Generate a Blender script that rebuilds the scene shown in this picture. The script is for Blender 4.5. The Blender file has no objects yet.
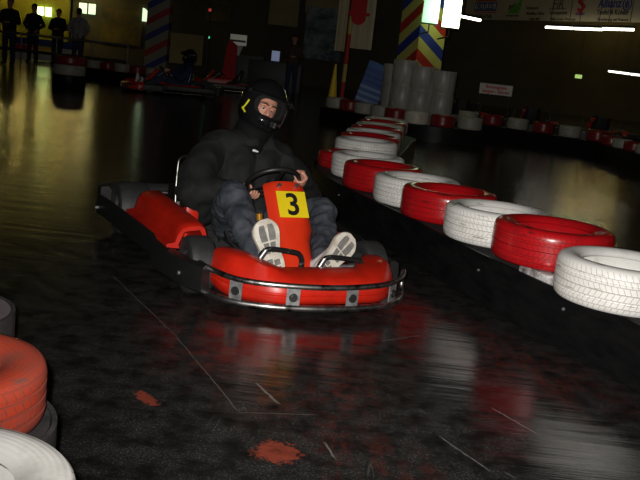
import bpy, bmesh, math, random
from mathutils import Vector, Matrix, noise
random.seed(7)
PI = math.pi
C = bpy.context.scene.collection
SC = bpy.context.scene

# ------------------------------------------------------------------ camera
HC, FPX = 1.22, 900.0
PITCH = math.atan(183 / 900); ROLL = math.radians(6.4)
F = Vector((0, math.cos(PITCH), -math.sin(PITCH)))
R0 = Vector((1, 0, 0)); U0 = Vector((0, math.sin(PITCH), math.cos(PITCH)))
RT = R0 * math.cos(ROLL) + U0 * math.sin(ROLL)
UP = U0 * math.cos(ROLL) - R0 * math.sin(ROLL)
cam = bpy.data.objects.new('camera', bpy.data.cameras.new('camera'))
C.objects.link(cam)
m = Matrix((RT, UP, -F)).transposed().to_4x4(); m.translation = (0, 0, HC)
cam.matrix_world = m
cam.data.sensor_width = 36; cam.data.lens = 36 * FPX / 640
cam.data.clip_end = 200
SC.camera = cam

def ray(x, y): return F * FPX + RT * (x - 320) - UP * (y - 240)
def at(x, y, Y):
    d = ray(x, y); t = Y / d.y
    return Vector((d.x * t, Y, HC + d.z * t))
def onz(x, y, z=0.0):
    d = ray(x, y); t = (z - HC) / d.z
    return Vector((d.x * t, d.y * t, z))

# ------------------------------------------------------------------ materials
def mat(name, col, rough=0.5, metal=0.0, var=0.0, vscale=8.0, bump=0.0, bscale=60.0, col2=None, emit=None, estr=0.0,
        stretch=(1, 1, 1), coat=0.0, spec=0.5, rvar=0.0, thr=(0.35, 0.65)):
    m = bpy.data.materials.new(name); m.use_nodes = True
    nt = m.node_tree; b = nt.nodes['Principled BSDF']
    b.inputs['Base Color'].default_value = (*col, 1)
    b.inputs['Roughness'].default_value = rough
    b.inputs['Metallic'].default_value = metal
    b.inputs['Specular IOR Level'].default_value = spec
    b.inputs['Coat Weight'].default_value = coat
    tc = nt.nodes.new('ShaderNodeTexCoord'); mp = nt.nodes.new('ShaderNodeMapping')
    mp.inputs['Scale'].default_value = stretch
    nt.links.new(tc.outputs['Object'], mp.inputs['Vector'])
    if var or col2:
        n = nt.nodes.new('ShaderNodeTexNoise'); n.inputs['Scale'].default_value = vscale
        n.inputs['Detail'].default_value = 6; n.inputs['Roughness'].default_value = 0.65
        nt.links.new(mp.outputs[0], n.inputs['Vector'])
        r = nt.nodes.new('ShaderNodeValToRGB')
        c2 = col2 if col2 else tuple(max(0, c * (1 - var)) for c in col)
        r.color_ramp.elements[0].position = thr[0]; r.color_ramp.elements[1].position = thr[1]
        r.color_ramp.elements[0].color = (*c2, 1); r.color_ramp.elements[1].color = (*col, 1)
        nt.links.new(n.outputs['Fac'], r.inputs['Fac'])
        nt.links.new(r.outputs['Color'], b.inputs['Base Color'])
        if rvar:
            mr = nt.nodes.new('ShaderNodeMapRange')
            mr.inputs['To Min'].default_value = rough + rvar; mr.inputs['To Max'].default_value = rough
            nt.links.new(n.outputs['Fac'], mr.inputs['Value']); nt.links.new(mr.outputs[0], b.inputs['Roughness'])
    if bump:
        n2 = nt.nodes.new('ShaderNodeTexNoise'); n2.inputs['Scale'].default_value = bscale; n2.inputs['Detail'].default_value = 4
        bp = nt.nodes.new('ShaderNodeBump'); bp.inputs['Strength'].default_value = bump; bp.inputs['Distance'].default_value = 0.01
        nt.links.new(mp.outputs[0], n2.inputs['Vector'])
        nt.links.new(n2.outputs['Fac'], bp.inputs['Height']); nt.links.new(bp.outputs[0], b.inputs['Normal'])
    if emit:
        b.inputs['Emission Color'].default_value = (*emit, 1); b.inputs['Emission Strength'].default_value = estr
    return m

def tyre_mat(name, col, dirt, R, rough=0.35, amount=0.5, coat=0.0):
    """painted tread: brick-like blocks and sipes round the tyre, scuffed to bare rubber"""
    m = mat(name, col, rough, coat=coat)
    nt = m.node_tree; L = nt.links; b = nt.nodes['Principled BSDF']
    tc = nt.nodes['Texture Coordinate']; oi = nt.nodes.new('ShaderNodeObjectInfo')
    def math_(op, a, bb=None, c=None):
        n = nt.nodes.new('ShaderNodeMath'); n.operation = op
        for i, v in enumerate((a, bb, c)):
            if v is None: continue
            if hasattr(v, 'links'): L.new(v, n.inputs[i])
            else: n.inputs[i].default_value = v
        return n.outputs[0]
    sx = nt.nodes.new('ShaderNodeSeparateXYZ'); L.new(tc.outputs['Object'], sx.inputs[0])
    ang = math_('ARCTAN2', sx.outputs[1], sx.outputs[0])
    rad = math_('SQRT', math_('ADD', math_('MULTIPLY', sx.outputs[0], sx.outputs[0]), math_('MULTIPLY', sx.outputs[1], sx.outputs[1])))
    u = math_('ADD', math_('MULTIPLY', ang, R), math_('MULTIPLY', math_('ABSOLUTE', sx.outputs[2]), 0.45))
    cv = nt.nodes.new('ShaderNodeCombineXYZ'); L.new(u, cv.inputs[0]); L.new(math_('ADD', sx.outputs[2], 0.5), cv.inputs[1])
    br = nt.nodes.new('ShaderNodeTexBrick'); L.new(cv.outputs[0], br.inputs['Vector'])
    br.inputs['Scale'].default_value = 1.0; br.inputs['Brick Width'].default_value = 0.026
    br.inputs['Row Height'].default_value = 0.031; br.inputs['Mortar Size'].default_value = 0.0016
    br.inputs['Mortar Smooth'].default_value = 0.35
    tread = nt.nodes.new('ShaderNodeMapRange'); L.new(rad, tread.inputs['Value'])
    tread.inputs['From Min'].default_value = R * 0.955; tread.inputs['From Max'].default_value = R * 0.975
    groove = math_('MULTIPLY', br.outputs['Fac'], tread.outputs[0])
    # concentric ribs on the side wall
    ribs = math_('MULTIPLY', math_('SINE', math_('MULTIPLY', rad, 520.0)), math_('SUBTRACT', 1.0, tread.outputs[0]))
    # dirt and worn paint
    mp = nt.nodes.new('ShaderNodeVectorMath'); mp.operation = 'ADD'
    L.new(tc.outputs['Object'], mp.inputs[0]); L.new(oi.outputs['Location'], mp.inputs[1])
    n1 = nt.nodes.new('ShaderNodeTexNoise'); n1.inputs['Scale'].default_value = 7; n1.inputs['Detail'].default_value = 8; n1.inputs['Roughness'].default_value = 0.7
    L.new(mp.outputs[0], n1.inputs['Vector'])
    cr = nt.nodes.new('ShaderNodeMapRange'); L.new(n1.outputs['Fac'], cr.inputs['Value'])
    cr.inputs['From Min'].default_value = 0.36 if amount > 0.9 else 0.52; cr.inputs['From Max'].default_value = 0.78; cr.inputs['To Max'].default_value = amount
    mix = nt.nodes.new('ShaderNodeMix'); mix.data_type = 'RGBA'
    mix.inputs[6].default_value = (*col, 1); mix.inputs[7].default_value = (*dirt, 1)
    fac = math_('MAXIMUM', cr.outputs[0], math_('MULTIPLY', groove, 0.55))
    # long scuffs along the tread
    mp2 = nt.nodes.new('ShaderNodeMapping'); mp2.inputs['Scale'].default_value = (3, 26, 1); L.new(cv.outputs[0], mp2.inputs[0])
    ad2 = nt.nodes.new('ShaderNodeVectorMath'); ad2.operation = 'ADD'; L.new(mp2.outputs[0], ad2.inputs[0]); L.new(oi.outputs['Location'], ad2.inputs[1])
    n3 = nt.nodes.new('ShaderNodeTexNoise'); n3.inputs['Scale'].default_value = 2.2; n3.inputs['Detail'].default_value = 5; L.new(ad2.outputs[0], n3.inputs['Vector'])
    sc = nt.nodes.new('ShaderNodeMapRange'); L.new(n3.outputs['Fac'], sc.inputs['Value'])
    sc.inputs['From Min'].default_value = 0.62; sc.inputs['From Max'].default_value = 0.69
    fac = math_('MAXIMUM', fac, math_('MULTIPLY', sc.outputs[0], 0.8))
    L.new(fac, mix.inputs[0]); L.new(mix.outputs[2], b.inputs['Base Color'])
    h = math_('SUBTRACT', math_('ADD', math_('MULTIPLY', ribs, 0.05), math_('MULTIPLY', n1.outputs['Fac'], 0.25)), groove)
    bp = nt.nodes.new('ShaderNodeBump'); bp.inputs['Strength'].default_value = 0.7; bp.inputs['Distance'].default_value = 0.004
    L.new(h, bp.inputs['Height']); L.new(bp.outputs[0], b.inputs['Normal'])
    return m

M = {}
M['red_plastic'] = mat('red_plastic', (0.62, 0.018, 0.006), 0.3, var=0.35, vscale=5, rvar=0.15, bump=0.05, bscale=25)
M['panel_red'] = mat('panel_red', (0.72, 0.035, 0.008), 0.33, var=0.12, vscale=6, rvar=0.1)
M['chrome'] = mat('chrome', (0.55, 0.54, 0.52), 0.25, 1.0, col2=(0.05, 0.045, 0.04), vscale=14, rvar=0.25, thr=(0.36, 0.62))
M['steel'] = mat('steel', (0.38, 0.38, 0.38), 0.42, 0.6, var=0.5, vscale=25)
M['bolt'] = mat('bolt', (0.06, 0.06, 0.06), 0.35, 0.7)
M['black_plastic'] = mat('black_plastic', (0.012, 0.012, 0.012), 0.35, var=0.4, vscale=10, rvar=0.2)
M['black_tube'] = mat('black_tube', (0.02, 0.02, 0.02), 0.25, 0.4, col2=(0.2, 0.2, 0.2), vscale=40, thr=(0.3, 0.42))
M['kart_tyre'] = mat('kart_tyre', (0.03, 0.03, 0.031), 0.6, var=0.4, vscale=15, bump=0.15, bscale=80)
M['rim'] = mat('rim', (0.4, 0.4, 0.41), 0.3, 0.9)
M['seat'] = mat('seat', (0.015, 0.015, 0.015), 0.5)
M['yellow'] = mat('yellow', (0.82, 0.62, 0.012), 0.4, var=0.1, vscale=9)
M['ink'] = mat('ink', (0.012, 0.011, 0.01), 0.45)
M['jacket'] = mat('jacket', (0.0115, 0.012, 0.012), 0.8, var=0.3, vscale=12, bump=0.25, bscale=160, spec=0.3)
M['jeans'] = mat('jeans', (0.075, 0.082, 0.098), 0.9, col2=(0.028, 0.031, 0.04), vscale=9, bump=0.35, bscale=220, spec=0.15)
M['skin'] = mat('skin', (0.58, 0.29, 0.2), 0.5, col2=(0.5, 0.22, 0.15), vscale=18)
M['eye_white'] = mat('eye_white', (0.42, 0.38, 0.35), 0.2)
M['iris'] = mat('iris', (0.03, 0.018, 0.01), 0.15)
M['brow'] = mat('brow', (0.045, 0.022, 0.012), 0.8)
M['lips'] = mat('lips', (0.45, 0.14, 0.11), 0.5)
M['helmet'] = mat('helmet', (0.008, 0.008, 0.009), 0.16, coat=0.5)
M['helmet_matt'] = mat('helmet_matt', (0.012, 0.012, 0.012), 0.35)
M['padding'] = mat('padding', (0.004, 0.004, 0.004), 0.9)
M['helmet_yellow'] = mat('helmet_yellow', (0.75, 0.7, 0.02), 0.4)
M['shoe_white'] = mat('shoe_white', (0.72, 0.68, 0.6), 0.55, col2=(0.45, 0.4, 0.32), vscale=22)
M['shoe_upper'] = mat('shoe_upper', (0.68, 0.68, 0.7), 0.6, var=0.15, vscale=16)
M['sole_grey'] = mat('sole_grey', (0.13, 0.13, 0.12), 0.75, bump=0.4, bscale=150, col2=(0.22, 0.21, 0.19), vscale=40)
M['white_logo'] = mat('white_logo', (0.75, 0.78, 0.85), 0.5)
M['brass'] = mat('brass', (0.45, 0.22, 0.02), 0.35, 0.5)
M['belt'] = mat('belt', (0.0045, 0.0045, 0.005), 0.3, col2=(0.009, 0.009, 0.009), vscale=5, rvar=0.25, bump=0.12, bscale=20, stretch=(1, 1, 3), spec=0.1)
M['belt_grey'] = mat('belt_grey', (0.028, 0.026, 0.027), 0.6, col2=(0.06, 0.055, 0.055), vscale=14, bump=0.2)
M['plank'] = mat('plank', (0.05, 0.045, 0.04), 0.7, col2=(0.02, 0.02, 0.02), vscale=6)
M['plank_grey'] = mat('plank_grey', (0.2, 0.16, 0.17), 0.7, col2=(0.13, 0.11, 0.11), vscale=10)
M['plank_white'] = mat('plank_white', (0.7, 0.68, 0.66), 0.6, col2=(0.1, 0.08, 0.08), vscale=18)
M['paper_leaf'] = mat('paper_leaf', (0.6, 0.72, 0.03), 0.6)

# ------------------------------------------------------------------ mesh helpers
def link(name, me, parent=None, loc=None):
    o = bpy.data.objects.new(name, me); C.objects.link(o)
    if parent: o.parent = parent
    if loc is not None: o.location = loc
    return o
def obj(name, bm, material, parent=None, smooth=True, loc=None, sharp=40):
    bmesh.ops.recalc_face_normals(bm, faces=bm.faces)
    me = bpy.data.meshes.new(name); bm.to_mesh(me); bm.free()
    mats = material if isinstance(material, (list, tuple)) else [material]
    for k in mats: me.materials.append(M[k] if isinstance(k, str) else k)
    if smooth:
        me.polygons.foreach_set('use_smooth', [True] * len(me.polygons))
        me.set_sharp_from_angle(angle=math.radians(sharp))
    return link(name, me, parent, loc)
def tag(o, label, cat, group=None, kind=None):
    if label: o['label'] = label
    if cat: o['category'] = cat
    if group: o['group'] = group
    if kind: o['kind'] = kind
    return o
def empty(name, loc, rz=0.0):
    o = bpy.data.objects.new(name, None); C.objects.link(o)
    o.location = loc; o.rotation_euler = (0, 0, rz); o.empty_display_size = 0.1
    return o
def struct(name, bm, material, smooth=False):
    o = obj(name, bm, material, smooth=smooth); o['kind'] = 'structure'; return o
def B(): return bmesh.new()

def box(bm, c, s, bev=0.0, rot=None, seg=2):
    t = bmesh.new(); bmesh.ops.create_cube(t, size=1)
    for v in t.verts: v.co = Vector((v.co.x * s[0], v.co.y * s[1], v.co.z * s[2]))
    if bev: bmesh.ops.bevel(t, geom=t.edges[:], offset=bev, segments=seg, affect='EDGES', profile=0.6)
    mt = Matrix.Translation(Vector(c)) @ (rot.to_4x4() if rot else Matrix.Identity(4))
    add(bm, t, mt)
def add(bm, t, mt=None, free=True):
    if mt is not None: bmesh.ops.transform(t, matrix=mt, verts=t.verts)
    mp = {}
    for v in t.verts: mp[v] = bm.verts.new(v.co)
    for f in t.faces:
        try:
            g = bm.faces.new([mp[v] for v in f.verts]); g.material_index = f.material_index
        except ValueError: pass
    if free: t.free()
def catmull(pts, n=8, closed=False):
    P = [Vector(p) for p in pts]; out = []
    N = len(P); rng = range(N if closed else N - 1)
    for i in rng:
        if closed: a, b, c, d = P[i - 1], P[i], P[(i + 1) % N], P[(i + 2) % N]
        else:
            b, c = P[i], P[i + 1]
            a = P[i - 1] if i else b * 2 - c
            d = P[i + 2] if i + 2 < N else c * 2 - b
        for k in range(n):
            t = k / n
            out.append(0.5 * ((2 * b) + (-a + c) * t + (2 * a - 5 * b + 4 * c - d) * t * t + (-a + 3 * b - 3 * c + d) * t ** 3))
    if not closed: out.append(P[-1])
    return out
def tube(bm, path, r, n=12, closed=False, caps=True):
    P = [Vector(p) for p in path]; N = len(P); rings = []; up = None
    for i, p in enumerate(P):
        a = P[i - 1] if (i or closed) else p; b = P[(i + 1) % N] if (i + 1 < N or closed) else p
        t = (b - a).normalized()
        if up is None: up = t.orthogonal().normalized()
        up = (up - t * up.dot(t)).normalized(); s = t.cross(up)
        rr = r[i] if isinstance(r, (list, tuple)) else r
        rings.append([bm.verts.new(p + (up * math.cos(2 * PI * k / n) + s * math.sin(2 * PI * k / n)) * rr) for k in range(n)])
    for i in range(N if closed else N - 1):
        A, Bv = rings[i], rings[(i + 1) % N]
        off = 0
        if closed and i == N - 1:   # best phase
            off = min(range(n), key=lambda o: (A[0].co - Bv[o].co).length)
        for k in range(n): bm.faces.new((A[k], A[(k + 1) % n], Bv[(k + 1 + off) % n], Bv[(k + off) % n]))
    if caps and not closed: bm.faces.new(rings[0]); bm.faces.new(rings[-1])
def lathe(bm, prof, n=48, axis='z', closed=False, c=(0, 0, 0)):
    c = Vector(c); rings = []
    for k in range(n):
        a = 2 * PI * k / n; ca, sa = math.cos(a), math.sin(a)
        ring = []
        for r, h in prof:
            v = {'z': (r * ca, r * sa, h), 'y': (r * ca, h, r * sa), 'x': (h, r * ca, r * sa)}[axis]
            ring.append(bm.verts.new(c + Vector(v)))
        rings.append(ring)
    m_ = len(prof)
    for k in range(n):
        A, Bv = rings[k], rings[(k + 1) % n]
        for j in range(m_ if closed else m_ - 1):
            bm.faces.new((A[j], A[(j + 1) % m_], Bv[(j + 1) % m_], Bv[j]))
    if not closed:
        if prof[0][0] > 1e-6: bm.faces.new([r[0] for r in rings])
        if prof[-1][0] > 1e-6: bm.faces.new([r[-1] for r in rings])
        bmesh.ops.remove_doubles(bm, verts=bm.verts, dist=1e-6)
def cyl(bm, a, b, r, n=16): tube(bm, [a, b], r, n)
def loft(bm, secs, cap=True, closed_sec=True):
    R_ = [[bm.verts.new(Vector(p)) for p in s] for s in secs]
    n = len(R_[0])
    for i in range(len(R_) - 1):
        for k in range(n if closed_sec else n - 1):
            bm.faces.new((R_[i][k], R_[i][(k + 1) % n], R_[i + 1][(k + 1) % n], R_[i + 1][k]))
    if cap and closed_sec: bm.faces.new(R_[0]); bm.faces.new(R_[-1])
def prism(bm, pts, ax_u, ax_v, ax_n, o, depth):
    o, u, v, n = Vector(o), Vector(ax_u), Vector(ax_v), Vector(ax_n)
    a = [bm.verts.new(o + u * p[0] + v * p[1]) for p in pts]
    b = [bm.verts.new(o + u * p[0] + v * p[1] + n * depth) for p in pts]
    N = len(pts); bm.faces.new(a); bm.faces.new(b)
    for k in range(N): bm.faces.new((a[k], a[(k + 1) % N], b[(k + 1) % N], b[k]))
ICO = None
def rc(bm, p0, r0, p1=None, r1=None, sq=None):
    """tapered capsule between two balls (closed hull)"""
    global ICO
    if ICO is None:
        t = bmesh.new(); bmesh.ops.create_icosphere(t, subdivisions=3, radius=1); ICO = [v.co.copy() for v in t.verts]; t.free()
    p0 = Vector(p0); p1 = Vector(p1) if p1 is not None else p0; r1 = r0 if r1 is None else r1
    sq = Vector(sq) if sq else Vector((1, 1, 1))
    t = bmesh.new()
    for d in ICO:
        e = Vector((d.x * sq.x, d.y * sq.y, d.z * sq.z))
        t.verts.new(p0 + e * r0)
        if (p1 - p0).length > 1e-6: t.verts.new(p1 + e * r1)
    r = bmesh.ops.convex_hull(t, input=t.verts[:])
    bmesh.ops.delete(t, geom=[g for g in r['geom_interior'] if isinstance(g, bmesh.types.BMVert)], context='VERTS')
    add(bm, t)
def chain(bm, pts, rad, sq=None):
    for i in range(len(pts) - 1): rc(bm, pts[i], rad[i], pts[i + 1], rad[i + 1], sq)
def fuse(bm, voxel, smooth=4, disp=None):
    """melt overlapping closed shapes into one continuous surface, returns a bmesh"""
    me = bpy.data.meshes.new('tmp'); bm.to_mesh(me); bm.free()
    o = bpy.data.objects.new('tmp', me); C.objects.link(o)
    md = o.modifiers.new('r', 'REMESH'); md.mode = 'VOXEL'; md.voxel_size = voxel
    if smooth:
        ms = o.modifiers.new('s', 'SMOOTH'); ms.factor = 0.5; ms.iterations = smooth
    dg = bpy.context.evaluated_depsgraph_get(); dg.update()
    me2 = bpy.data.meshes.new_from_object(o.evaluated_get(dg))
    bpy.data.objects.remove(o); bpy.data.meshes.remove(me)
    out = bmesh.new(); out.from_mesh(me2); bpy.data.meshes.remove(me2)
    if disp:
        out.normal_update()
        mv = [(v, v.co + v.normal * disp(v.co)) for v in out.verts]
        for v, c in mv: v.co = c
    return out
def folds(amp, sc, seed=0.0):
    def f(co):
        p = co * sc + Vector((seed, seed * 2, 0))
        a = noise.noise(p); b = noise.noise(p * 2.3 + Vector((5, 1, 2)))
        return amp * (-abs(a) * 1.6 + 0.5 + 0.5 * b)
    return f
def text_bm(s, size, depth=0.002, bold=0.0, align='CENTER', shear=0.0):
    cu = bpy.data.curves.new('t', 'FONT'); cu.body = s; cu.size = size; cu.extrude = depth; cu.offset = bold
    cu.align_x = align; cu.align_y = 'CENTER'; cu.shear = shear
    o = bpy.data.objects.new('t', cu); C.objects.link(o)
    dg = bpy.context.evaluated_depsgraph_get(); dg.update()
    me = bpy.data.meshes.new_from_object(o.evaluated_get(dg))
    bpy.data.objects.remove(o)
    bm = bmesh.new(); bm.from_mesh(me); bpy.data.meshes.remove(me)
    return bm
def frame(u, v, n, o):
    m_ = Matrix((Vector(u), Vector(v), Vector(n))).transposed().to_4x4(); m_.translation = Vector(o); return m_
def copy_tree(o, parent=None):
    c = o.copy(); C.objects.link(c); c.parent = parent
    for ch in list(o.children): copy_tree(ch, c)
    return c

# ------------------------------------------------------------------ the hall
def floor_mat():
    m = bpy.data.materials.new('track_floor'); m.use_nodes = True
    nt = m.node_tree; L = nt.links; b = nt.nodes['Principled BSDF']; N = nt.nodes.new
    g = N('ShaderNodeNewGeometry')
    def noise_(scale, detail=6, rough=0.6, stretch=None, rot=0.0):
        n = N('ShaderNodeTexNoise'); n.inputs['Scale'].default_value = scale; n.inputs['Detail'].default_value = detail; n.inputs['Roughness'].default_value = rough
        mp = N('ShaderNodeMapping'); mp.inputs['Scale'].default_value = stretch or (1, 1, 1); mp.inputs['Rotation'].default_value = (0, 0, rot)
        L.new(g.outputs['Position'], mp.inputs['Vector']); L.new(mp.outputs[0], n.inputs['Vector']); return n.outputs['Fac']
    def rng(s, a, b_, c=0.0, d=1.0):
        n = N('ShaderNodeMapRange'); n.interpolation_type = 'SMOOTHSTEP'; L.new(s, n.inputs['Value'])
        for k, v in zip(('From Min', 'From Max', 'To Min', 'To Max'), (a, b_, c, d)): n.inputs[k].default_value = v
        return n.outputs[0]
    def mth(op, a, b_):
        n = N('ShaderNodeMath'); n.operation = op
        for i, v in enumerate((a, b_)):
            if hasattr(v, 'links'): L.new(v, n.inputs[i])
            else: n.inputs[i].default_value = v
        return n.outputs[0]
    def blob(px, py, rx, ry, rot=0.0):
        p = onz(px, py)
        sub = N('ShaderNodeVectorMath'); sub.operation = 'SUBTRACT'; L.new(g.outputs['Position'], sub.inputs[0]); sub.inputs[1].default_value = p
        mp = N('ShaderNodeMapping'); mp.vector_type = 'TEXTURE'
        mp.inputs['Rotation'].default_value = (0, 0, rot); mp.inputs['Scale'].default_value = (rx, ry, 1); L.new(sub.outputs[0], mp.inputs['Vector'])
        ln = N('ShaderNodeVectorMath'); ln.operation = 'LENGTH'; L.new(mp.outputs[0], ln.inputs[0]); return ln.outputs['Value']
    def mixc(f, a, b_):
        n = N('ShaderNodeMix'); n.data_type = 'RGBA'; L.new(f, n.inputs[0])
        for i, v in ((6, a), (7, b_)):
            if hasattr(v, 'links'): L.new(v, n.inputs[i])
            else: n.inputs[i].default_value = (*v, 1)
        return n.outputs[2]
    fine = noise_(130, 4, 0.8); cross = noise_(1.6, 5, 0.6, (0.35, 4.5, 1), 0.12); mid = noise_(9, 8, 0.7); big = noise_(1.3, 5); streak = noise_(5, 7, 0.7, (1, 0.16, 1), 0.7)
    col = mixc(rng(mid, 0.35, 0.7), (0.009, 0.0088, 0.0085), (0.026, 0.025, 0.024))
    col = mixc(mth('MULTIPLY', rng(fine, 0.50, 0.66), rng(mid, 0.35, 0.62)), col, (0.095, 0.092, 0.088))
    # worn red paint under the rubber
    patch = noise_(14, 8, 0.75)
    red = mth('MULTIPLY', mth('MULTIPLY', rng(streak, 0.42, 0.60), rng(patch, 0.40, 0.60)), mth('MAXIMUM', rng(blob(262, 355, 0.62, 1.0, 0.5), 1.0, 0.1),
               mth('MAXIMUM', rng(blob(470, 345, 1.2, 0.45, -1.0), 1.0, 0.25), mth('MULTIPLY', rng(blob(360, 455, 0.45, 0.3, -1.0), 1.0, 0.2), 0.8))))
    col = mixc(mth('MULTIPLY', red, 0.62), col, (0.17, 0.028, 0.017))
    edge = mth('ADD', mth('MULTIPLY', mth('SUBTRACT', mid, 0.5), 1.8), mth('MULTIPLY', mth('SUBTRACT', noise_(38, 6, 0.75), 0.5), 2.2))
    for (px, py, rx, ry, rot) in ((276, 452, 0.075, 0.085, 0.2), (146, 398, 0.075, 0.03, -0.9)):
        d = mth('ADD', blob(px, py, rx, ry, rot), edge)
        col = mixc(mth('MULTIPLY', rng(d, 1.0, 0.7), rng(mid, 0.3, 0.5, 0.5, 0.95)), col, (0.26, 0.052, 0.03))
    # thin pale scratches along the racing line
    for rot, sc_ in ((0.55, 1.1), (-0.9, 0.8), (0.75, 1.7)):
        w = N('ShaderNodeTexNoise'); w.inputs['Scale'].default_value = sc_; w.inputs['Detail'].default_value = 1.5
        mp = N('ShaderNodeMapping'); mp.inputs['Rotation'].default_value = (0, 0, rot); mp.inputs['Scale'].default_value = (9, 0.5, 1)
        L.new(g.outputs['Position'], mp.inputs['Vector']); L.new(mp.outputs[0], w.inputs['Vector'])
        a = mth('ABSOLUTE', mth('SUBTRACT', w.outputs['Fac'], 0.62), 0.0)
        line = mth('MULTIPLY', rng(a, 0.006, 0.0), rng(noise_(1.7 + rot, 2), 0.55, 0.68))
        col = mixc(mth('MULTIPLY', line, 0.6), col, (0.1, 0.09, 0.085))
    def seg(p0, p1, wd, strength, c3=(0.16, 0.15, 0.14)):
        nonlocal col
        a, e_ = onz(*p0), onz(*p1); d = e_ - a; ln = d.length; d.normalize(); n_ = Vector((-d.y, d.x, 0))
        def dot(v):
            s1 = N('ShaderNodeVectorMath'); s1.operation = 'SUBTRACT'; L.new(g.outputs['Position'], s1.inputs[0]); s1.inputs[1].default_value = a
            s2 = N('ShaderNodeVectorMath'); s2.operation = 'DOT_PRODUCT'; L.new(s1.outputs[0], s2.inputs[0]); s2.inputs[1].default_value = v; return s2.outputs['Value']
        across = mth('ABSOLUTE', mth('ADD', dot(n_), mth('MULTIPLY', mth('SUBTRACT', mid, 0.5), wd * 6)), 0.0)
        along = dot(d)
        f_ = mth('MULTIPLY', rng(across, wd, wd * 0.3), mth('MULTIPLY', rng(along, 0.0, 0.05), rng(along, ln, ln - 0.05)))
        col = mixc(mth('MULTIPLY', mth('MULTIPLY', f_, strength), rng(patch, 0.33, 0.5, 0.35, 1.0)), col, c3)
    for p0, p1, wd, st_ in (((112, 275), (176, 336), 0.004, 0.6), ((174, 334), (240, 413), 0.004, 0.55), ((254, 381), (281, 406), 0.007, 1.0), ((232, 412), (322, 415), 0.004, 0.5),
                            ((488, 406), (541, 436), 0.006, 1.0), ((436, 434), (494, 474), 0.006, 0.8), ((378, 341), (425, 335), 0.006, 0.6), ((415, 408), (427, 413), 0.015, 0.6), ((322, 440), (338, 462), 0.006, 0.9), ((500, 470), (520, 480), 0.006, 0.7)):
        seg(p0, p1, wd, st_)
    L.new(col, b.inputs['Base Color'])
    rg = N('ShaderNodeMapRange'); L.new(mid, rg.inputs['Value'])
    rg.inputs['From Min'].default_value = 0.3; rg.inputs['From Max'].default_value = 0.75; rg.inputs['To Min'].default_value = 0.11; rg.inputs['To Max'].default_value = 0.23
    L.new(rg.outputs[0], b.inputs['Roughness']); b.inputs['Specular IOR Level'].default_value = 0.5
    bp = N('ShaderNodeBump'); bp.inputs['Strength'].default_value = 0.13; bp.inputs['Distance'].default_value = 0.004
    L.new(mth('ADD', mth('ADD', mth('MULTIPLY', streak, 0.8), mth('MULTIPLY', cross, 9.0)), mth('MULTIPLY', fine, 0.35)), bp.inputs['Height']); L.new(bp.outputs[0], b.inputs['Normal'])
    return m
M['floor'] = floor_mat()
M['wall_dark'] = mat('wall_dark', (0.1, 0.085, 0.05), 0.8, var=0.4, vscale=0.5)
M['wall_yellow'] = mat('wall_yellow', (0.27, 0.26, 0.015), 0.7, var=0.25, vscale=0.8)
M['ceiling'] = mat('ceiling', (0.09, 0.08, 0.06), 0.8, var=0.3, vscale=0.6)

XL, XR, YB, YF, ZC = -17.0, 17.0, 37.0, -4.0, 5.6
bm = B(); box(bm, ((XL + XR) / 2, (YB + YF) / 2, -0.05), (XR - XL + 0.4, YB - YF + 0.4, 0.1)); struct('floor', bm, 'floor')
bm = B(); box(bm, ((XL + XR) / 2, (YB + YF) / 2, ZC + 0.05), (XR - XL + 0.4, YB - YF + 0.4, 0.1)); struct('ceiling', bm, 'ceiling')
bm = B(); box(bm, (XL - 0.1, (YB + YF) / 2, ZC / 2), (0.2, YB - YF, ZC)); struct('wall_left', bm, 'wall_yellow')
bm = B(); box(bm, (XR + 0.1, (YB + YF) / 2, ZC / 2), (0.2, YB - YF, ZC)); struct('wall_right', bm, 'wall_dark')
xs = at(72, 20, YB).x
bm = B(); box(bm, ((xs + XR) / 2, YB + 0.1, ZC / 2), (XR - xs, 0.2, ZC)); struct('wall_back', bm, 'wall_dark')
bm = B(); box(bm, ((xs + XL) / 2, YB - 0.4, ZC / 2), (xs - XL, 0.2, ZC)); struct('wall_entrance', bm, 'wall_yellow')
bm = B(); box(bm, ((XL + XR) / 2, YF - 0.1, ZC / 2), (XR - XL, 0.2, ZC)); struct('wall_front', bm, 'wall_dark')

# ------------------------------------------------------------------ tyres
def tyre_bm(R, w, bead, seg=72):
    h = w / 2; T = R
    g = 0.006
    prof = [(bead, -h * 0.72), (bead + 0.012, -h * 0.86), (bead + (R - bead) * 0.35, -h * 0.99), (bead + (R - bead) * 0.62, -h), (R * 0.945, -h * 0.93), (R * 0.978, -h * 0.82), (T * 0.992, -h * 0.68)]
    for zc in (-0.42, 0.0, 0.42):
        prof += [(T, h * (zc - 0.16)), (T, h * zc - 0.004), (T - g, h * zc - 0.003), (T - g, h * zc + 0.003), (T, h * zc + 0.004), (T, h * (zc + 0.16))]
    prof += [(r, -z) for r, z in reversed(prof[:7])]
    prof += [(bead + 0.004, h * 0.66), (bead + (R - bead) * 0.5, h * 0.84), (R * 0.93, h * 0.55), (R * 0.93, -h * 0.55), (bead + (R - bead) * 0.5, -h * 0.84), (bead + 0.004, -h * 0.66)]
    bm = B(); lathe(bm, prof, seg, closed=True); return bm
TM = {}
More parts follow.
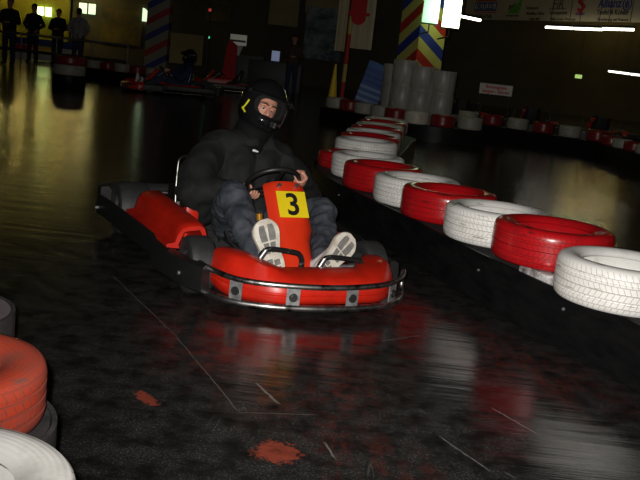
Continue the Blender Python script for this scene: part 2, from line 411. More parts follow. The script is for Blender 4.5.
def tyre_mesh(R, w, bead, key, seg=72):
    k = (R, w, bead, key)
    if k not in TM:
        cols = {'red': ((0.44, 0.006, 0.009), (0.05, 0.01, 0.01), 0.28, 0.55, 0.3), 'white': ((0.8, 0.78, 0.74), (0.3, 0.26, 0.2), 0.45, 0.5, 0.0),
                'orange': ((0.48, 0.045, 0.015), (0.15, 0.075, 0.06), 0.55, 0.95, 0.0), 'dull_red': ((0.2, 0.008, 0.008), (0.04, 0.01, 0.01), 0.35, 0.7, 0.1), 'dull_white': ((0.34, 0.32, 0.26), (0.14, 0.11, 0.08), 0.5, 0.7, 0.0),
                'cream': ((0.62, 0.58, 0.48), (0.2, 0.16, 0.1), 0.5, 0.7, 0.0)}
        c, d, r, am, ct = cols[key]
        bm = tyre_bm(R, w, bead, seg); bmesh.ops.recalc_face_normals(bm, faces=bm.faces)
        me = bpy.data.meshes.new('tyre'); bm.to_mesh(me); bm.free()
        me.materials.append(tyre_mat('tyre_%s_%d' % (key, len(TM)), c, d, R, r, am, ct))
        me.polygons.foreach_set('use_smooth', [True] * len(me.polygons)); me.set_sharp_from_angle(angle=math.radians(50))
        TM[k] = me
    return TM[k]
def put_tyre(x, y, zbot, R, w, key, label, group, bead=None, tilt=(0, 0), rz=None, seg=72):
    o = link('car_tyre', tyre_mesh(R, w, bead or R * 0.64, key, seg))
    o.location = (x, y, zbot + w / 2); o.rotation_euler = (tilt[0], tilt[1], random.random() * 6 if rz is None else rz)
    return tag(o, label, 'tyre', group)

# the long barrier on the right of the track: twelve tyres on a rubber belt
RW, RR = 0.2, 0.308
G = 'painted tyres on the barrier beside the kart'
HB = 0.275
near = [  # x, y, zbot, colour, label
    (1.66, 3.45, HB, 'red', None),
    (1.394, 4.007, HB, 'white', 'white tyre cut by the right frame edge, nearest on the long barrier'),
    (1.198, 4.600, HB + 0.032, 'red', 'glossy red tyre between two white ones, closest red one on the long barrier'),
    (1.018, 5.205, HB, 'white', 'white tyre right behind the closest glossy red tyre of the long barrier'),
    (0.802, 5.795, HB, 'red', 'red tyre with black scuffs, second red one up the long barrier'),
    (0.648, 6.402, HB - 0.02, 'white', 'white tyre third along the long barrier beyond the second red tyre'),
    (0.428, 6.985, HB - 0.02, 'red', 'dark red tyre third red one along the long barrier near the driver'),
    (0.330, 7.600, HB - 0.02, 'white', 'white tyre wedged behind the third red tyre at the barrier bend'),
    (0.204, 8.215, HB - 0.03, 'red', 'red tyre at the left tip of the long barrier beside the driver'),
    (0, 8.84, HB, 'white', 'dirty white tyre on the bend where the barrier turns away'),
    (0, 9.48, HB, 'red', 'dull red tyre just past the bend of the long barrier'),
    (0, 10.11, HB, 'white', 'dirty white tyre second past the bend of the long barrier'),
    (0, 10.74, HB, 'red', 'dull red tyre third past the bend of the long barrier'),
    (0, 11.37, HB, 'cream', 'yellowed white tyre fourth past the bend of the long barrier'),
    (0, 12.0, HB, 'red', 'dull red tyre fifth past the bend of the long barrier'),
    (0, 12.63, HB, 'cream', 'yellowed white tyre at the far end of the long barrier'),
]
near = [(at(368 + 17 * (y - 8.8) / 3.8, 130, y).x if y > 8.5 else x, y, z, k, l) for x, y, z, k, l in near[1:]]
for x, y, z, k, l in near: put_tyre(x, y, z, RR, 0.15 if 'left tip' in l else RW, k, l, G)
def belt_strip(bm, path, z0, z1, th):
    P = [Vector((p[0], p[1], 0)) for p in path]; secs = []
    for i, p in enumerate(P):
        t = (P[min(i + 1, len(P) - 1)] - P[max(i - 1, 0)]).normalized(); n = Vector((-t.y, t.x, 0))
        secs.append([p + n * th / 2 + Vector((0, 0, z0)), p + n * th / 2 + Vector((0, 0, z1)), p - n * th / 2 + Vector((0, 0, z1)), p - n * th / 2 + Vector((0, 0, z0))])
    loft(bm, secs)
front = [onz(*p) for p in ((400, 256), (450, 284), (495, 311))]
fp = [(1.75, 2.75), (1.50, 3.35), (1.30, 3.82), (1.09, 4.28), (0.90, 4.75), (0.725, 5.25), (0.52, 5.83), (0.33, 6.33), (0.12, 6.90), (-0.04, 7.45), (-0.12, 7.95), (-0.12, 8.35), (-0.02, 8.75), (0.06, 9.4), (0.15, 10.06), (0.25, 10.7), (0.34, 11.3), (0.43, 11.95), (0.52, 12.6), (0.7, 12.95), (1.0, 13.0)]
bp_ = [(1.0, 13.0), (1.16, 12.6), (1.06, 11.9), (0.97, 11.3), (0.87, 10.6), (0.78, 10.0), (0.70, 9.4), (0.68, 8.8), (0.62, 8.1), (0.72, 7.6), (0.82, 7.0), (1.02, 6.4), (1.2, 5.8), (1.4, 5.2), (1.58, 4.7), (1.78, 4.1), (2.0, 3.5), (2.25, 2.9)]
bar = empty('track_barrier', (0.9, 6.0, 0)); ofs = Vector((-0.9, -6.0, 0))
tag(bar, 'black rubber belt barrier with painted tyres on top, right of the red kart', 'barrier')
bm = B(); belt_strip(bm, catmull([(x - 0.9, y - 6, 0) for x, y in fp], 6), 0.0, HB - 0.005, 0.014); fb = obj('front_belt', bm, 'belt', bar)
bm = B(); belt_strip(bm, catmull([(x - 0.9, y - 6, 0) for x, y in bp_], 6), 0.0, HB - 0.03, 0.014); obj('back_belt', bm, 'belt', bar)
cf = catmull([(x - 0.9, y - 6, 0) for x, y in fp], 6); cb = list(reversed(catmull([(x - 0.9, y - 6, 0) for x, y in bp_], 6)))
def resample(p, n):
    d = [0]
    for i in range(1, len(p)): d.append(d[-1] + (p[i] - p[i - 1]).length)
    out = []
    for k in range(n):
        s = d[-1] * k / (n - 1); i = max(j for j in range(len(d)) if d[j] <= s + 1e-9); i = min(i, len(p) - 2)
        t = (s - d[i]) / max(1e-9, d[i + 1] - d[i]); out.append(p[i].lerp(p[i + 1], t))
    return out
ra, rb = resample(cf, 50), resample(cb, 50)
bm = B(); secs = []
for a, b_ in zip(ra, rb):
    a = a.lerp(b_, 0.03); b2 = b_.lerp(a, 0.03)
    secs.append([(a.x, a.y, 0.225), (a.x, a.y, HB - 0.032), (b2.x, b2.y, HB - 0.032), (b2.x, b2.y, 0.225)])
loft(bm, secs); obj('top_plank', bm, 'plank', bar)
bm = B(); d = Vector((1.09, 4.28, 0)) - Vector((0.9, 4.75, 0)); rz = Matrix.Rotation(math.atan2(d.y, d.x), 3, 'Z')
box(bm, Vector((1.112, 4.385, HB)) + ofs, (0.24, 0.10, 0.060), 0.006, rz); obj('packing_block', bm, 'plank_white', bar)
for px, py in ((480, 270), (565, 309), (340, 195)):
    # bolts sit on the belt face: walk the ray to the belt polyline
    d = ray(px, py); o_ = Vector((0, 0, HC)); best = None
    for i in range(len(cf) - 1):
        a = cf[i] - ofs; b_ = cf[i + 1] - ofs; e = (b_ - a); n = Vector((e.y, -e.x, 0))
        den = d.dot(n)
        if abs(den) < 1e-9: continue
        t = (a - o_).dot(n) / den; q = o_ + d * t; s = (q - a).dot(e) / e.dot(e)
        if 0 <= s <= 1 and t > 0 and (best is None or t < best[0]): best = (t, q, e.normalized())
    if best and 0.02 < best[1].z < HB:
        q = best[1] + ofs; n = Vector((best[2].y, -best[2].x, 0)).normalized()
        if n.dot(d) > 0: n = -n
        bm = B(); cyl(bm, q, q + n * 0.012, 0.008, 10); cyl(bm, q, q + n * 0.017, 0.004, 6); obj('bolt', bm, 'steel', bar)
bm = B(); p = onz(453, 283, 0.012); box(bm, p, (0.014, 0.008, 0.05), 0.002, Matrix.Rotation(0.2, 3, 'X')); p2 = None
o = obj('paper_scrap', bm, 'paper_leaf'); tag(o, 'tiny yellow green scrap lying against the black belt', 'scrap')

# barrier at the lower left corner
LG = 'tyres on the barrier in the lower left corner'
LT = [((-63, 357), 0.45, 'orange', 'worn orange red tyre standing in front of the left frame edge'), ((-70, 476), 0.45, 'white', 'white tyre in the bottom left corner before the orange one')]
lc = []
for (px, py), z, k, l in LT:
    p = onz(px, py, z); lc.append(p); put_tyre(p.x, p.y, z - 0.15, 0.245, 0.15, k, l, LG, bead=0.138)
p3 = onz(-63, 306, 0.3)
lb = empty('track_barrier', (lc[0].x, lc[0].y, 0)); lo = Vector((-lc[0].x, -lc[0].y, 0))
tag(lb, 'dusty grey rubber belt barrier under the orange and white tyres', 'barrier')
pts = []
def arc(c, r, a0, a1, n=14): return [Vector((c.x + r * math.cos(math.radians(a0 + (a1 - a0) * k / n)), c.y + r * math.sin(math.radians(a0 + (a1 - a0) * k / n)), 0)) + lo for k in range(n + 1)]
path = arc(lc[1], 0.265, -120, 38) + arc(lc[0], 0.268, -28, 62) + arc(p3, 0.235, -38, 150)
bm = B(); belt_strip(bm, path, 0, 0.295, 0.012); obj('belt', bm, 'belt_grey', lb)
for c, r in ((lc[1], 0.255), (lc[0], 0.258), (p3, 0.226)):
    bm = B(); lathe(bm, [(0.0001, 0.262), (r, 0.262), (r, 0.292), (0.0001, 0.292)], 40, c=(c.x + lo.x, c.y + lo.y, 0)); obj('top_plank', bm, 'plank_grey' if c is p3 else 'belt_grey', lb)
bm = B(); q = p3 + lo; a = math.radians(-20); q = Vector((q.x + 0.241 * math.cos(a), q.y + 0.241 * math.sin(a), 0.24)); cyl(bm, q, q + Vector((math.cos(a), math.sin(a), 0)) * 0.01, 0.012, 10); obj('bolt', bm, 'bolt', lb)

# ------------------------------------------------------------------ kart
KO = Vector((-0.316, 5.009, 0)); KTH = math.radians(-64)
def make_kart():
    K = empty('go_kart', (0, 0, 0))
    # floor tray and chassis
    bm = B(); prism(bm, [(-0.95, -0.30), (-0.95, 0.30), (0.2, 0.33), (0.74, 0.30), (0.74, -0.30), (0.2, -0.33)], (1, 0, 0), (0, 1, 0), (0, 0, 1), (0, 0, 0.045), 0.012); obj('floor_tray', bm, 'steel', K)
    for s in (-1, 1):
        bm = B(); tube(bm, catmull([(-1.02, s * 0.30, 0.09), (-0.4, s * 0.31, 0.07), (0.2, s * 0.36, 0.07), (0.55, s * 0.33, 0.08), (0.8, s * 0.25, 0.08)], 6), 0.016, 10); obj('chassis_tube', bm, 'black_tube', K)
    # nose cone: lofted across the width
    secs = []
    for k in range(41):
        u_ = -1 + k / 20; a = abs(u_); y = (0.515 if u_ < 0 else 0.455) * u_
        xf = 0.953 - 0.02 * a - 0.24 * max(0, a - 0.45) ** 2 / 0.3
        xf -= 0.05 * max(0, (a - 0.9) / 0.1) ** 2
        xb = 0.70 - 0.19 * max(0, min(1, (a - 0.45) / 0.35))
        hz = 0.205 + (0.055 if u_ < 0 else 0.022) * max(0, min(1, (a - 0.42) / 0.3)) - 0.03 * max(0, (a - 0.86) / 0.14) ** 2
        lo_ = 0.056 + 0.02 * max(0, (a - 0.9) / 0.1)
        e = 1 - 0.35 * max(0, (a - 0.93) / 0.07) ** 2
        mid = (hz + lo_) / 2
        pr = [(xb, lo_), (xf - 0.05, lo_), (xf - 0.012, lo_ + 0.012), (xf + 0.006, lo_ + 0.035), (xf + 0.008, 0.112), (xf, 0.116), (xf, 0.122), (xf + 0.008, 0.126), (xf + 0.004, 0.155), (xf - 0.012, 0.178), (xf - 0.05, hz - 0.012),
              (xf - 0.11 * 0.9, hz), (0.5 * (xf + xb) - 0.02, hz + 0.004), (xb + 0.05, hz - 0.002), (xb + 0.012, hz - 0.018), (xb, hz - 0.05)]
        secs.append([(x, y, mid + (z - mid) * e) for x, z in pr])
    bm = B(); loft(bm, secs); obj('nose_cone', bm, 'red_plastic', K, sharp=50)
    # bumper rails
    low = [(0.54, -0.585, 0.075), (0.62, -0.57, 0.068), (0.72, -0.545, 0.062), (0.85, -0.45, 0.058), (0.945, -0.26, 0.058), (0.985, 0, 0.058), (0.955, 0.24, 0.058), (0.88, 0.38, 0.058), (0.80, 0.455, 0.06), (0.735, 0.495, 0.064)]
    upp = [(0.48, -0.60, 0.19), (0.58, -0.58, 0.19), (0.70, -0.54, 0.178), (0.85, -0.45, 0.168), (0.945, -0.26, 0.164), (0.985, 0, 0.162), (0.955, 0.24, 0.164), (0.88, 0.38, 0.168), (0.80, 0.455, 0.172), (0.735, 0.495, 0.176)]
    bm = B(); tube(bm, catmull(low, 8), 0.017, 12); obj('lower_bumper_rail', bm, 'chrome', K)
    bm = B(); tube(bm, catmull(upp, 8), 0.014, 12); obj('upper_bumper_rail', bm, 'chrome', K)
    bm = B(); tube(bm, catmull([(0.80, 0.455, 0.172), (0.73, 0.498, 0.168), (0.705, 0.508, 0.118), (0.73, 0.498, 0.07), (0.80, 0.455, 0.06)], 8), 0.014, 10); obj('bumper_end', bm, 'chrome', K)
    cu, cl = catmull(upp, 24), catmull(low, 24)
    for y in (-0.46, -0.222, 0.07, 0.33):
        a = min(cu, key=lambda p: abs(p.y - y)); c = min(cl, key=lambda p: abs(p.y - y)); i = min(range(len(cu)), key=lambda i: abs(cu[i].y - y))
        t = (cu[i + 1] - cu[i - 1]).normalized(); v = (a - c).normalized(); n = t.cross(v)
        if n.x < 0: n = -n
        ctr = (a + c) / 2
        bm = B(); w = 0.032
        t = t * (1 if t.y > 0 else -1)
        pts = [(-w, -0.05), (w, -0.05), (w, 0.05), (-w, 0.05)]
        prism(bm, pts, t, v, n, ctr + n * 0.0, 0.006); br = obj('bumper_bracket', bm, 'steel', K, smooth=False)
        bm = B(); cyl(bm, ctr + n * 0.004, ctr + n * 0.012, 0.021, 16); cyl(bm, ctr + n * 0.01, ctr + n * 0.022, 0.012, 6); obj('bracket_bolt', bm, 'bolt', br, smooth=False)
    # side and rear bumpers
    for s in (-1, 1):
        side = [(0.70, s * 0.565), (0.62, s * 0.605), (0.5, s * 0.635), (0.2, s * 0.672), (-0.3, s * 0.70), (-0.8, s * 0.725), (-0.98, s * 0.735), (-1.08, s * 0.70)]
        if s > 0: side = [(0.62, 0.50), (0.4, 0.52), (0.2, 0.54), (-0.3, 0.60), (-0.8, 0.68), (-0.98, 0.70), (-1.08, 0.68)]
        bm = B(); secs = []
        cs = catmull([(x, y, 0) for x, y in side], 6)
        for i, p in enumerate(cs):
            t = (cs[min(i + 1, len(cs) - 1)] - cs[max(i - 1, 0)]).normalized(); n = Vector((t.y, -t.x, 0)) * (1 if s < 0 else -1)
            n = Vector((0, s, 0)) if abs(n.y) < 0.2 else n
            if n.y * s < 0: n = -n
            f = 0.012 if p.x > 0.18 else 0.0; zf = 0.006 if p.x > 0.18 else 0.05; zt_ = 0.012 if p.x > 0.18 else 0.032
            secs.append([p + n * x + Vector((0, 0, z)) for x, z in ((-0.02, 0.052 + zf), (0.0, 0.048 + zf), (0.015 + f, 0.065 + zf), (0.02 + f, 0.135), (0.015 + f, 0.178 + zt_), (0.0, 0.19 + zt_), (-0.02, 0.186 + zt_))])
        loft(bm, secs); sb = obj('side_bumper', bm, 'black_plastic', K)
        for x, z in ((0.56, 0.125), (-0.92, 0.15)):
            y = min(cs, key=lambda q: abs(q.x - x)).y; bm = B(); cyl(bm, (x, y + s * 0.01, z), (x, y + s * 0.038, z), 0.010, 10); obj('side_bolt', bm, 'steel', sb)
    bm = B(); secs = []
    cr = catmull([(-0.98, -0.70, 0), (-1.08, -0.70, 0), (-1.15, -0.62, 0), (-1.18, -0.3, 0), (-1.18, 0.3, 0), (-1.15, 0.62, 0), (-1.08, 0.70, 0), (-0.98, 0.70, 0)], 8)
    for i, p in enumerate(cr):
        t = (cr[min(i + 1, len(cr) - 1)] - cr[max(i - 1, 0)]).normalized(); n = Vector((t.y, -t.x, 0))
        secs.append([p + n * x + Vector((0, 0, z)) for x, z in ((-0.03, 0.09), (0.02, 0.085), (0.045, 0.12), (0.045, 0.24), (0.02, 0.275), (-0.03, 0.27))])
    loft(bm, secs); obj('rear_bumper', bm, 'black_plastic', K)
    bm = B(); tube(bm, catmull([(-1.0, -0.64, 0.19), (-1.08, -0.61, 0.22), (-1.11, -0.3, 0.225), (-1.11, 0.3, 0.225), (-1.08, 0.61, 0.22), (-1.0, 0.64, 0.19)], 8), 0.014, 10); obj('rear_rail', bm, 'chrome', K)
    # side pods: long cowl with an open arch at the front
    for s in (-1, 1):
        bm = B(); outer, inner = [], []
        N = 10
        def sec(x, off, top):
            yi, yo, zt, zb = (0.468, 0.622, top, 0.20) if s < 0 else (0.40, 0.50, top - 0.105, 0.10)
            o_ = off
            pr = [(yi + o_, zb), (yi + o_, zt - 0.05), (yi + 0.012 + o_, zt - 0.015 - o_ * 0.6), (yi + 0.04, zt - o_), (yo - 0.055, zt - 0.008 - o_), (yo - 0.025 - o_ * 0.5, zt - 0.02 - o_ * 0.7), (yo - 0.004 - o_, zt - 0.05 - o_ * 0.4), (yo + 0.008 - o_, zb + 0.03)]
            if off == 0: pr += [(yo + 0.05, zb + 0.022), (yo + 0.052, zb + 0.006), (yo + 0.0, zb)]
            else: pr += [(yo + 0.012 - o_, zb + 0.02), (yo + 0.01 - o_, zb + 0.01), (yo - o_, zb)]
            return [(x, s * y, z) for y, z in pr]
        xs_ = [-0.52, -0.50, -0.46, -0.2, 0.0, 0.2, 0.31, 0.355, 0.37]; xs_ = xs_ if s < 0 else [x - 0.20 for x in xs_]
        tops = [0.315, 0.345, 0.352, 0.348, 0.343, 0.338, 0.334, 0.328, 0.318]
        So = [sec(x, 0.0, t) for x, t in zip(xs_, tops)]
        Si = [sec(x, 0.022, t) for x, t in zip((0.37, 0.28, 0.1) if s < 0 else (0.17, 0.08, -0.1), (0.318, 0.328, 0.326))]
        loft(bm, So + Si, cap=True)
        obj('side_pod', bm, 'red_plastic', K, sharp=45)
    # wheels
    def wheel(x, y, R, w):
        h = w / 2
        prof = [(R * 0.5, -h * 0.8), (R * 0.62, -h * 0.97), (R * 0.82, -h), (R * 0.94, -h * 0.9), (R * 0.99, -h * 0.7), (R, -h * 0.3), (R, h * 0.3), (R * 0.99, h * 0.7), (R * 0.94, h * 0.9), (R * 0.82, h), (R * 0.62, h * 0.97), (R * 0.5, h * 0.8)]
        bm = B(); lathe(bm, prof, 40, 'y', closed=True); wh = obj('wheel', bm, 'kart_tyre', K, loc=(x, y, R))
        s = 1 if y > 0 else -1
        bm = B(); lathe(bm, [(0.0001, -h * 0.75), (R * 0.5, -h * 0.78), (R * 0.53, -h * 0.84), (R * 0.53, h * 0.84), (R * 0.5, h * 0.78), (R * 0.42, h * 0.45), (R * 0.2, h * 0.35), (R * 0.18, h * 0.75), (0.0001, h * 0.78)] if s > 0 else
                        [(0.0001, -h * 0.78), (R * 0.18, -h * 0.75), (R * 0.2, -h * 0.35), (R * 0.42, -h * 0.45), (R * 0.5, -h * 0.78), (R * 0.53, -h * 0.84), (R * 0.53, h * 0.84), (R * 0.5, h * 0.78), (0.0001, h * 0.75)], 32, 'y')
        obj('hub', bm, 'rim', wh)
    wheel(0.475, -0.545, 0.145, 0.13); wheel(0.47, 0.425, 0.137, 0.125)
    wheel(-0.86, -0.565, 0.165, 0.2); wheel(-0.86, 0.535, 0.165, 0.2)
    bm = B(); cyl(bm, (-0.86, -0.5, 0.165), (-0.86, 0.5, 0.165), 0.018, 12); obj('rear_axle', bm, 'steel', K)
    bm = B(); cyl(bm, (0.47, -0.5, 0.13), (0.47, 0.42, 0.13), 0.013, 12); obj('steering_rod', bm, 'steel', K)
    # seat: bucket shell
    secs = []
    for k in range(15):
        t = k / 14; a = t * 1.0
        # centre line from the front lip back and up
        if t < 0.5: x, z = -0.02 - 0.34 * (t / 0.5), 0.085 - 0.01 * math.sin(PI * t / 0.5)
        else:
            q = (t - 0.5) / 0.5; x, z = -0.36 - 0.20 * q - 0.03 * math.sin(PI * q), 0.085 + 0.50 * q ** 1.15
        w = 0.19 + 0.03 * math.sin(PI * min(1, t * 1.2)) - (0.04 * max(0, t - 0.8) / 0.2)
        side = 0.05 + 0.16 * math.sin(PI * min(1, max(0, (t - 0.05) / 0.9))) ** 0.8
        n = Vector((0.35, 0, 1)).normalized() if t < 0.45 else Vector((0.9, 0, 0.45)).normalized()
        row = []
        for j in range(13):
            u = -1 + 2 * j / 12
            rise = side * max(0, (abs(u) - 0.55) / 0.45) ** 1.6
            row.append(Vector((x, u * w, z)) + n * rise)
        secs.append(row)
    bm = B(); loft(bm, secs, closed_sec=False)
    bmesh.ops.recalc_face_normals(bm, faces=bm.faces); bmesh.ops.solidify(bm, geom=bm.faces[:], thickness=0.014)
    obj('seat', bm, 'seat', K)
    for s in (-1, 1):
        bm = B(); tube(bm, catmull([(-0.36, s * 0.335, 0.10), (-0.385, s * 0.405, 0.22), (-0.41, s * 0.415, 0.32), (-0.445, s * 0.405, 0.49), (-0.46, s * 0.39, 0.545), (-0.50, s * 0.33, 0.56)], 6), 0.0075, 10); obj('seat_stay', bm, 'chrome', K)
    # engine and fuel tank behind
    bm = B(); box(bm, (-0.56, -0.345, 0.2), (0.26, 0.13, 0.2), 0.03)
    for k in range(5): box(bm, (-0.56, -0.345, 0.31 + 0.014 * k), (0.16, 0.11, 0.006))
    obj('engine', bm, 'black_plastic', K)
    bm = B(); box(bm, (-0.28, -0.37, 0.25), (0.16, 0.08, 0.13), 0.022); cyl(bm, (-0.28, -0.37, 0.3), (-0.28, -0.37, 0.335), 0.026, 14); obj('fuel_tank', bm, 'red_plastic', K)
    bm = B(); box(bm, (-0.6, 0.36, 0.2), (0.25, 0.12, 0.2), 0.03); obj('engine', bm, 'black_plastic', K)
    # steering wheel
    sw = Vector((0.045, 0.0, 0.506)); n = Vector((-0.62, 0, 0.785)).normalized(); v = Vector((0.785, 0, 0.62)).normalized(); u = Vector((0, 1, 0))
    bm = B(); tube(bm, [sw + (u * math.cos(2 * PI * k / 48) + v * math.sin(2 * PI * k / 48)) * 0.145 for k in range(48)], 0.0145, 12, closed=True); st = obj('steering_wheel', bm, 'black_plastic', K)
    for a in (90, 210, 330):
        e = u * math.cos(math.radians(a)) + v * math.sin(math.radians(a)); bm = B()
        s_ = n.cross(e); prism(bm, [(0.0, -0.014), (0.14, -0.009), (0.14, 0.009), (0.0, 0.014)], e, s_, n, sw - n * 0.02, 0.006); obj('spoke', bm, 'black_plastic', st)
    bm = B(); cyl(bm, sw - n * 0.03, sw + n * 0.005, 0.035, 20); obj('wheel_hub', bm, 'black_plastic', st)
    bm = B(); cyl(bm, sw - n * 0.03, (0.5, 0, 0.12), 0.011, 10); obj('steering_column', bm, 'steel', K)
    # front panel
    secs = []
    prof = [(0.0, 0.235, 0.548, 0.075), (0.03, 0.24, 0.560, 0.115), (0.10, 0.255, 0.550, 0.128), (0.2, 0.285, 0.518, 0.129), (0.45, 0.37, 0.41, 0.126), (0.58, 0.425, 0.345, 0.118), (0.68, 0.475, 0.295, 0.098), (0.8, 0.535, 0.24, 0.088), (1.0, 0.65, 0.13, 0.085)]
    for t, x, z, w in prof:
        row = []
        for j in range(11):
            uu = -1 + 2 * j / 10; b_ = 0.045 * (abs(uu) ** 4) + 0.012 * uu * uu
            row.append(Vector((x - b_ * 0.8, -0.006 * (1 if t < 0.6 else 2.5) + uu * w * (0.93 if t < 0.5 else 1.0), z - 0.016 - b_ * 0.45)))
        secs.append(row)
    bm = B(); loft(bm, secs, closed_sec=False); bmesh.ops.recalc_face_normals(bm, faces=bm.faces); bmesh.ops.solidify(bm, geom=bm.faces[:], thickness=0.01)
    pn = obj('front_panel', bm, 'panel_red', K, sharp=60)
    tdir = Vector((0.085, 0, -0.108)).normalized(); nn = Vector((0.108, 0, 0.085)).normalized()
    for y in (-0.058, 0.042):
        q = Vector((0.268, y, 0.522)); bm = B(); cyl(bm, q - nn * 0.01, q + nn * 0.016, 0.011, 12); obj('panel_bolt', bm, 'rim', pn)
    return K, nn, tdir
kart, PN, PT = make_kart()
kart_proto_children = list(kart.children)
# number plate of the near kart
def plate(K):
    c = Vector((0.341, -0.006, 0.450)) + PT * 0.016 + PN * 0.004; up = -PT; u = Vector((0, 1, 0))
    n = u.cross(up)
    if n.dot(PN) < 0: n = -n
    bm = B(); h = 0.077; w = 0.083
    prism(bm, [(-w, -h), (w, -h), (w, h), (-w, h)], u, up, n, c, 0.003); pl = obj('number_plate', bm, 'yellow', K, smooth=False)
    t = text_bm('3', 0.178, 0.0015, 0.0035)
    xs_ = [v.co.x for v in t.verts]; ys_ = [v.co.y for v in t.verts]; cx, cy = (min(xs_) + max(xs_)) / 2, (min(ys_) + max(ys_)) / 2
    for v in t.verts: v.co.x -= cx; v.co.y -= cy; v.co.x *= 0.92
    bmesh.ops.transform(t, matrix=frame(u, up, n, c + n * 0.005), verts=t.verts)
    obj('digit', t, 'ink', pl, smooth=False)
spare = copy_tree(kart)          # a kart without number plate and pedals for the background
plate(kart)
def pedal(K, pts):
    bm = B(); tube(bm, catmull(pts, 6), 0.0135, 10); pd = obj('pedal', bm, 'black_tube', K)
    p = Vector(pts[0]); q = Vector(pts[1]); bm = B(); cyl(bm, p - Vector((0, 0.006, 0.02)), q + (q - p) * 0.2 + Vector((0, 0, 0.0)), 0.0155, 12); obj('pedal_clamp', bm, 'rim', pd)
pedal(kart, [(0.70, -0.30, 0.245), (0.705, -0.28, 0.272), (0.71, -0.245, 0.282), (0.715, -0.14, 0.270), (0.715, -0.10, 0.255), (0.71, -0.082, 0.215), (0.69, -0.08, 0.12)])
pedal(kart, [(0.70, 0.02, 0.195), (0.705, 0.04, 0.228), (0.71, 0.075, 0.243), (0.715, 0.20, 0.232), (0.715, 0.245, 0.222), (0.71, 0.262, 0.185), (0.69, 0.262, 0.11)])
bm = B(); cyl(bm, (0.44, -0.16, 0.05), (0.45, -0.215, 0.35), 0.007, 8); cyl(bm, (0.45, -0.215, 0.335), (0.445, -0.225, 0.405), 0.016, 14); obj('fluid_bottle', bm, 'brass', kart)
kart.location = KO; kart.rotation_euler = (0, 0, KTH)
tag(kart, 'red go-kart with yellow number 3 plate driving towards the camera', 'go-kart')

# ------------------------------------------------------------------ people
def hand(bm, ctr, t, u, n, wrist, rim=0.0145, s=1):
    """a hand gripping a bar: t along the bar, u outward, n towards the driver"""
    def pol(a, r, k): a = math.radians(a); return ctr + t * k + (n * math.cos(a) + u * math.sin(a)) * r
    fr = rim + 0.0095
    for i, (k, L_) in enumerate(((0.033, 0.9), (0.012, 1.05), (-0.009, 1.0), (-0.029, 0.85))):
        pts = [pol(35, fr + 0.026, k * 0.9), pol(88, fr + 0.017, k), pol(150, fr + 0.002, k), pol(150 + 62 * L_, fr, k), pol(150 + 112 * L_, fr - 0.001, k)]
        chain(bm, pts, [0.0105, 0.0105, 0.0092, 0.0084, 0.0072])
    # palm
    for k in (0.028, 0.008, -0.012, -0.026):
        rc(bm, pol(40, fr + 0.022, k), 0.0125, wrist + t * k * 0.7, 0.017)
    # thumb leaves the side of the palm near its base and closes the other way round the bar
    b_ = pol(40, fr + 0.03, 0.03).lerp(wrist, 0.35) + t * 0.012
    chain(bm, [b_, pol(-5, fr + 0.014, 0.046), pol(-65, fr + 0.002, 0.045), pol(-110, fr, 0.040)], [0.0135, 0.0115, 0.0098, 0.008])
def head_shapes(bm, c, f, l, up, s=1.0):
    """face: skull, brow, nose, cheeks, mouth, chin, ears; f forward, l left, up"""
    P = lambda a, b_, d: c + (f * a + l * b_ + up * d) * s
    rc(bm, P(-0.012, 0, 0.03), 0.082 * s, P(0.005, 0, 0.005), 0.074 * s)
    rc(bm, P(0.03, 0, -0.03), 0.055 * s, P(0.052, 0, -0.085), 0.026 * s)
    for b_ in (-1, 1):
        rc(bm, P(0.045, b_ * 0.03, -0.028), 0.027 * s, P(0.035, b_ * 0.045, -0.05), 0.022 * s)
        rc(bm, P(0.074, b_ * 0.014, 0.030), 0.012 * s, P(0.062, b_ * 0.046, 0.026), 0.012 * s)
        rc(bm, P(-0.005, b_ * 0.077, 0.012), 0.012 * s, P(-0.012, b_ * 0.08, -0.022), 0.009 * s)
        rc(bm, P(0.088, b_ * 0.011, -0.026), 0.0085 * s)
    rc(bm, P(0.078, 0, 0.018), 0.009 * s, P(0.100, 0, -0.022), 0.0125 * s)
    rc(bm, P(0.074, -0.014, -0.056), 0.008 * s, P(0.074, 0.014, -0.056), 0.008 * s)
    rc(bm, P(0.072, -0.012, -0.066), 0.009 * s, P(0.072, 0.012, -0.066), 0.009 * s)
def face_bits(root, c, f, l, up):
    P = lambda a, b_, d: c + f * a + l * b_ + up * d
    for b_ in (-1, 1):
        bm = B(); rc(bm, P(0.0645, b_ * 0.032, 0.006), 0.0125); e = obj('eye', bm, 'eye_white', root)
        bm = B(); rc(bm, P(0.0735, b_ * 0.029, 0.005), 0.0074); obj('iris', bm, 'iris', e)
        bm = B(); chain(bm, [P(0.0865, b_ * 0.012, 0.030), P(0.084, b_ * 0.032, 0.035), P(0.072, b_ * 0.054, 0.028)], [0.004, 0.005, 0.003]); obj('eyebrow', bm, 'brow', root)
        bm = B(); chain(bm, [P(0.0755, b_ * 0.018, 0.011), P(0.0775, b_ * 0.032, 0.0145), P(0.069, b_ * 0.048, 0.009)], [0.0045, 0.0070, 0.0045]); obj('eyelid', bm, 'skin', e)

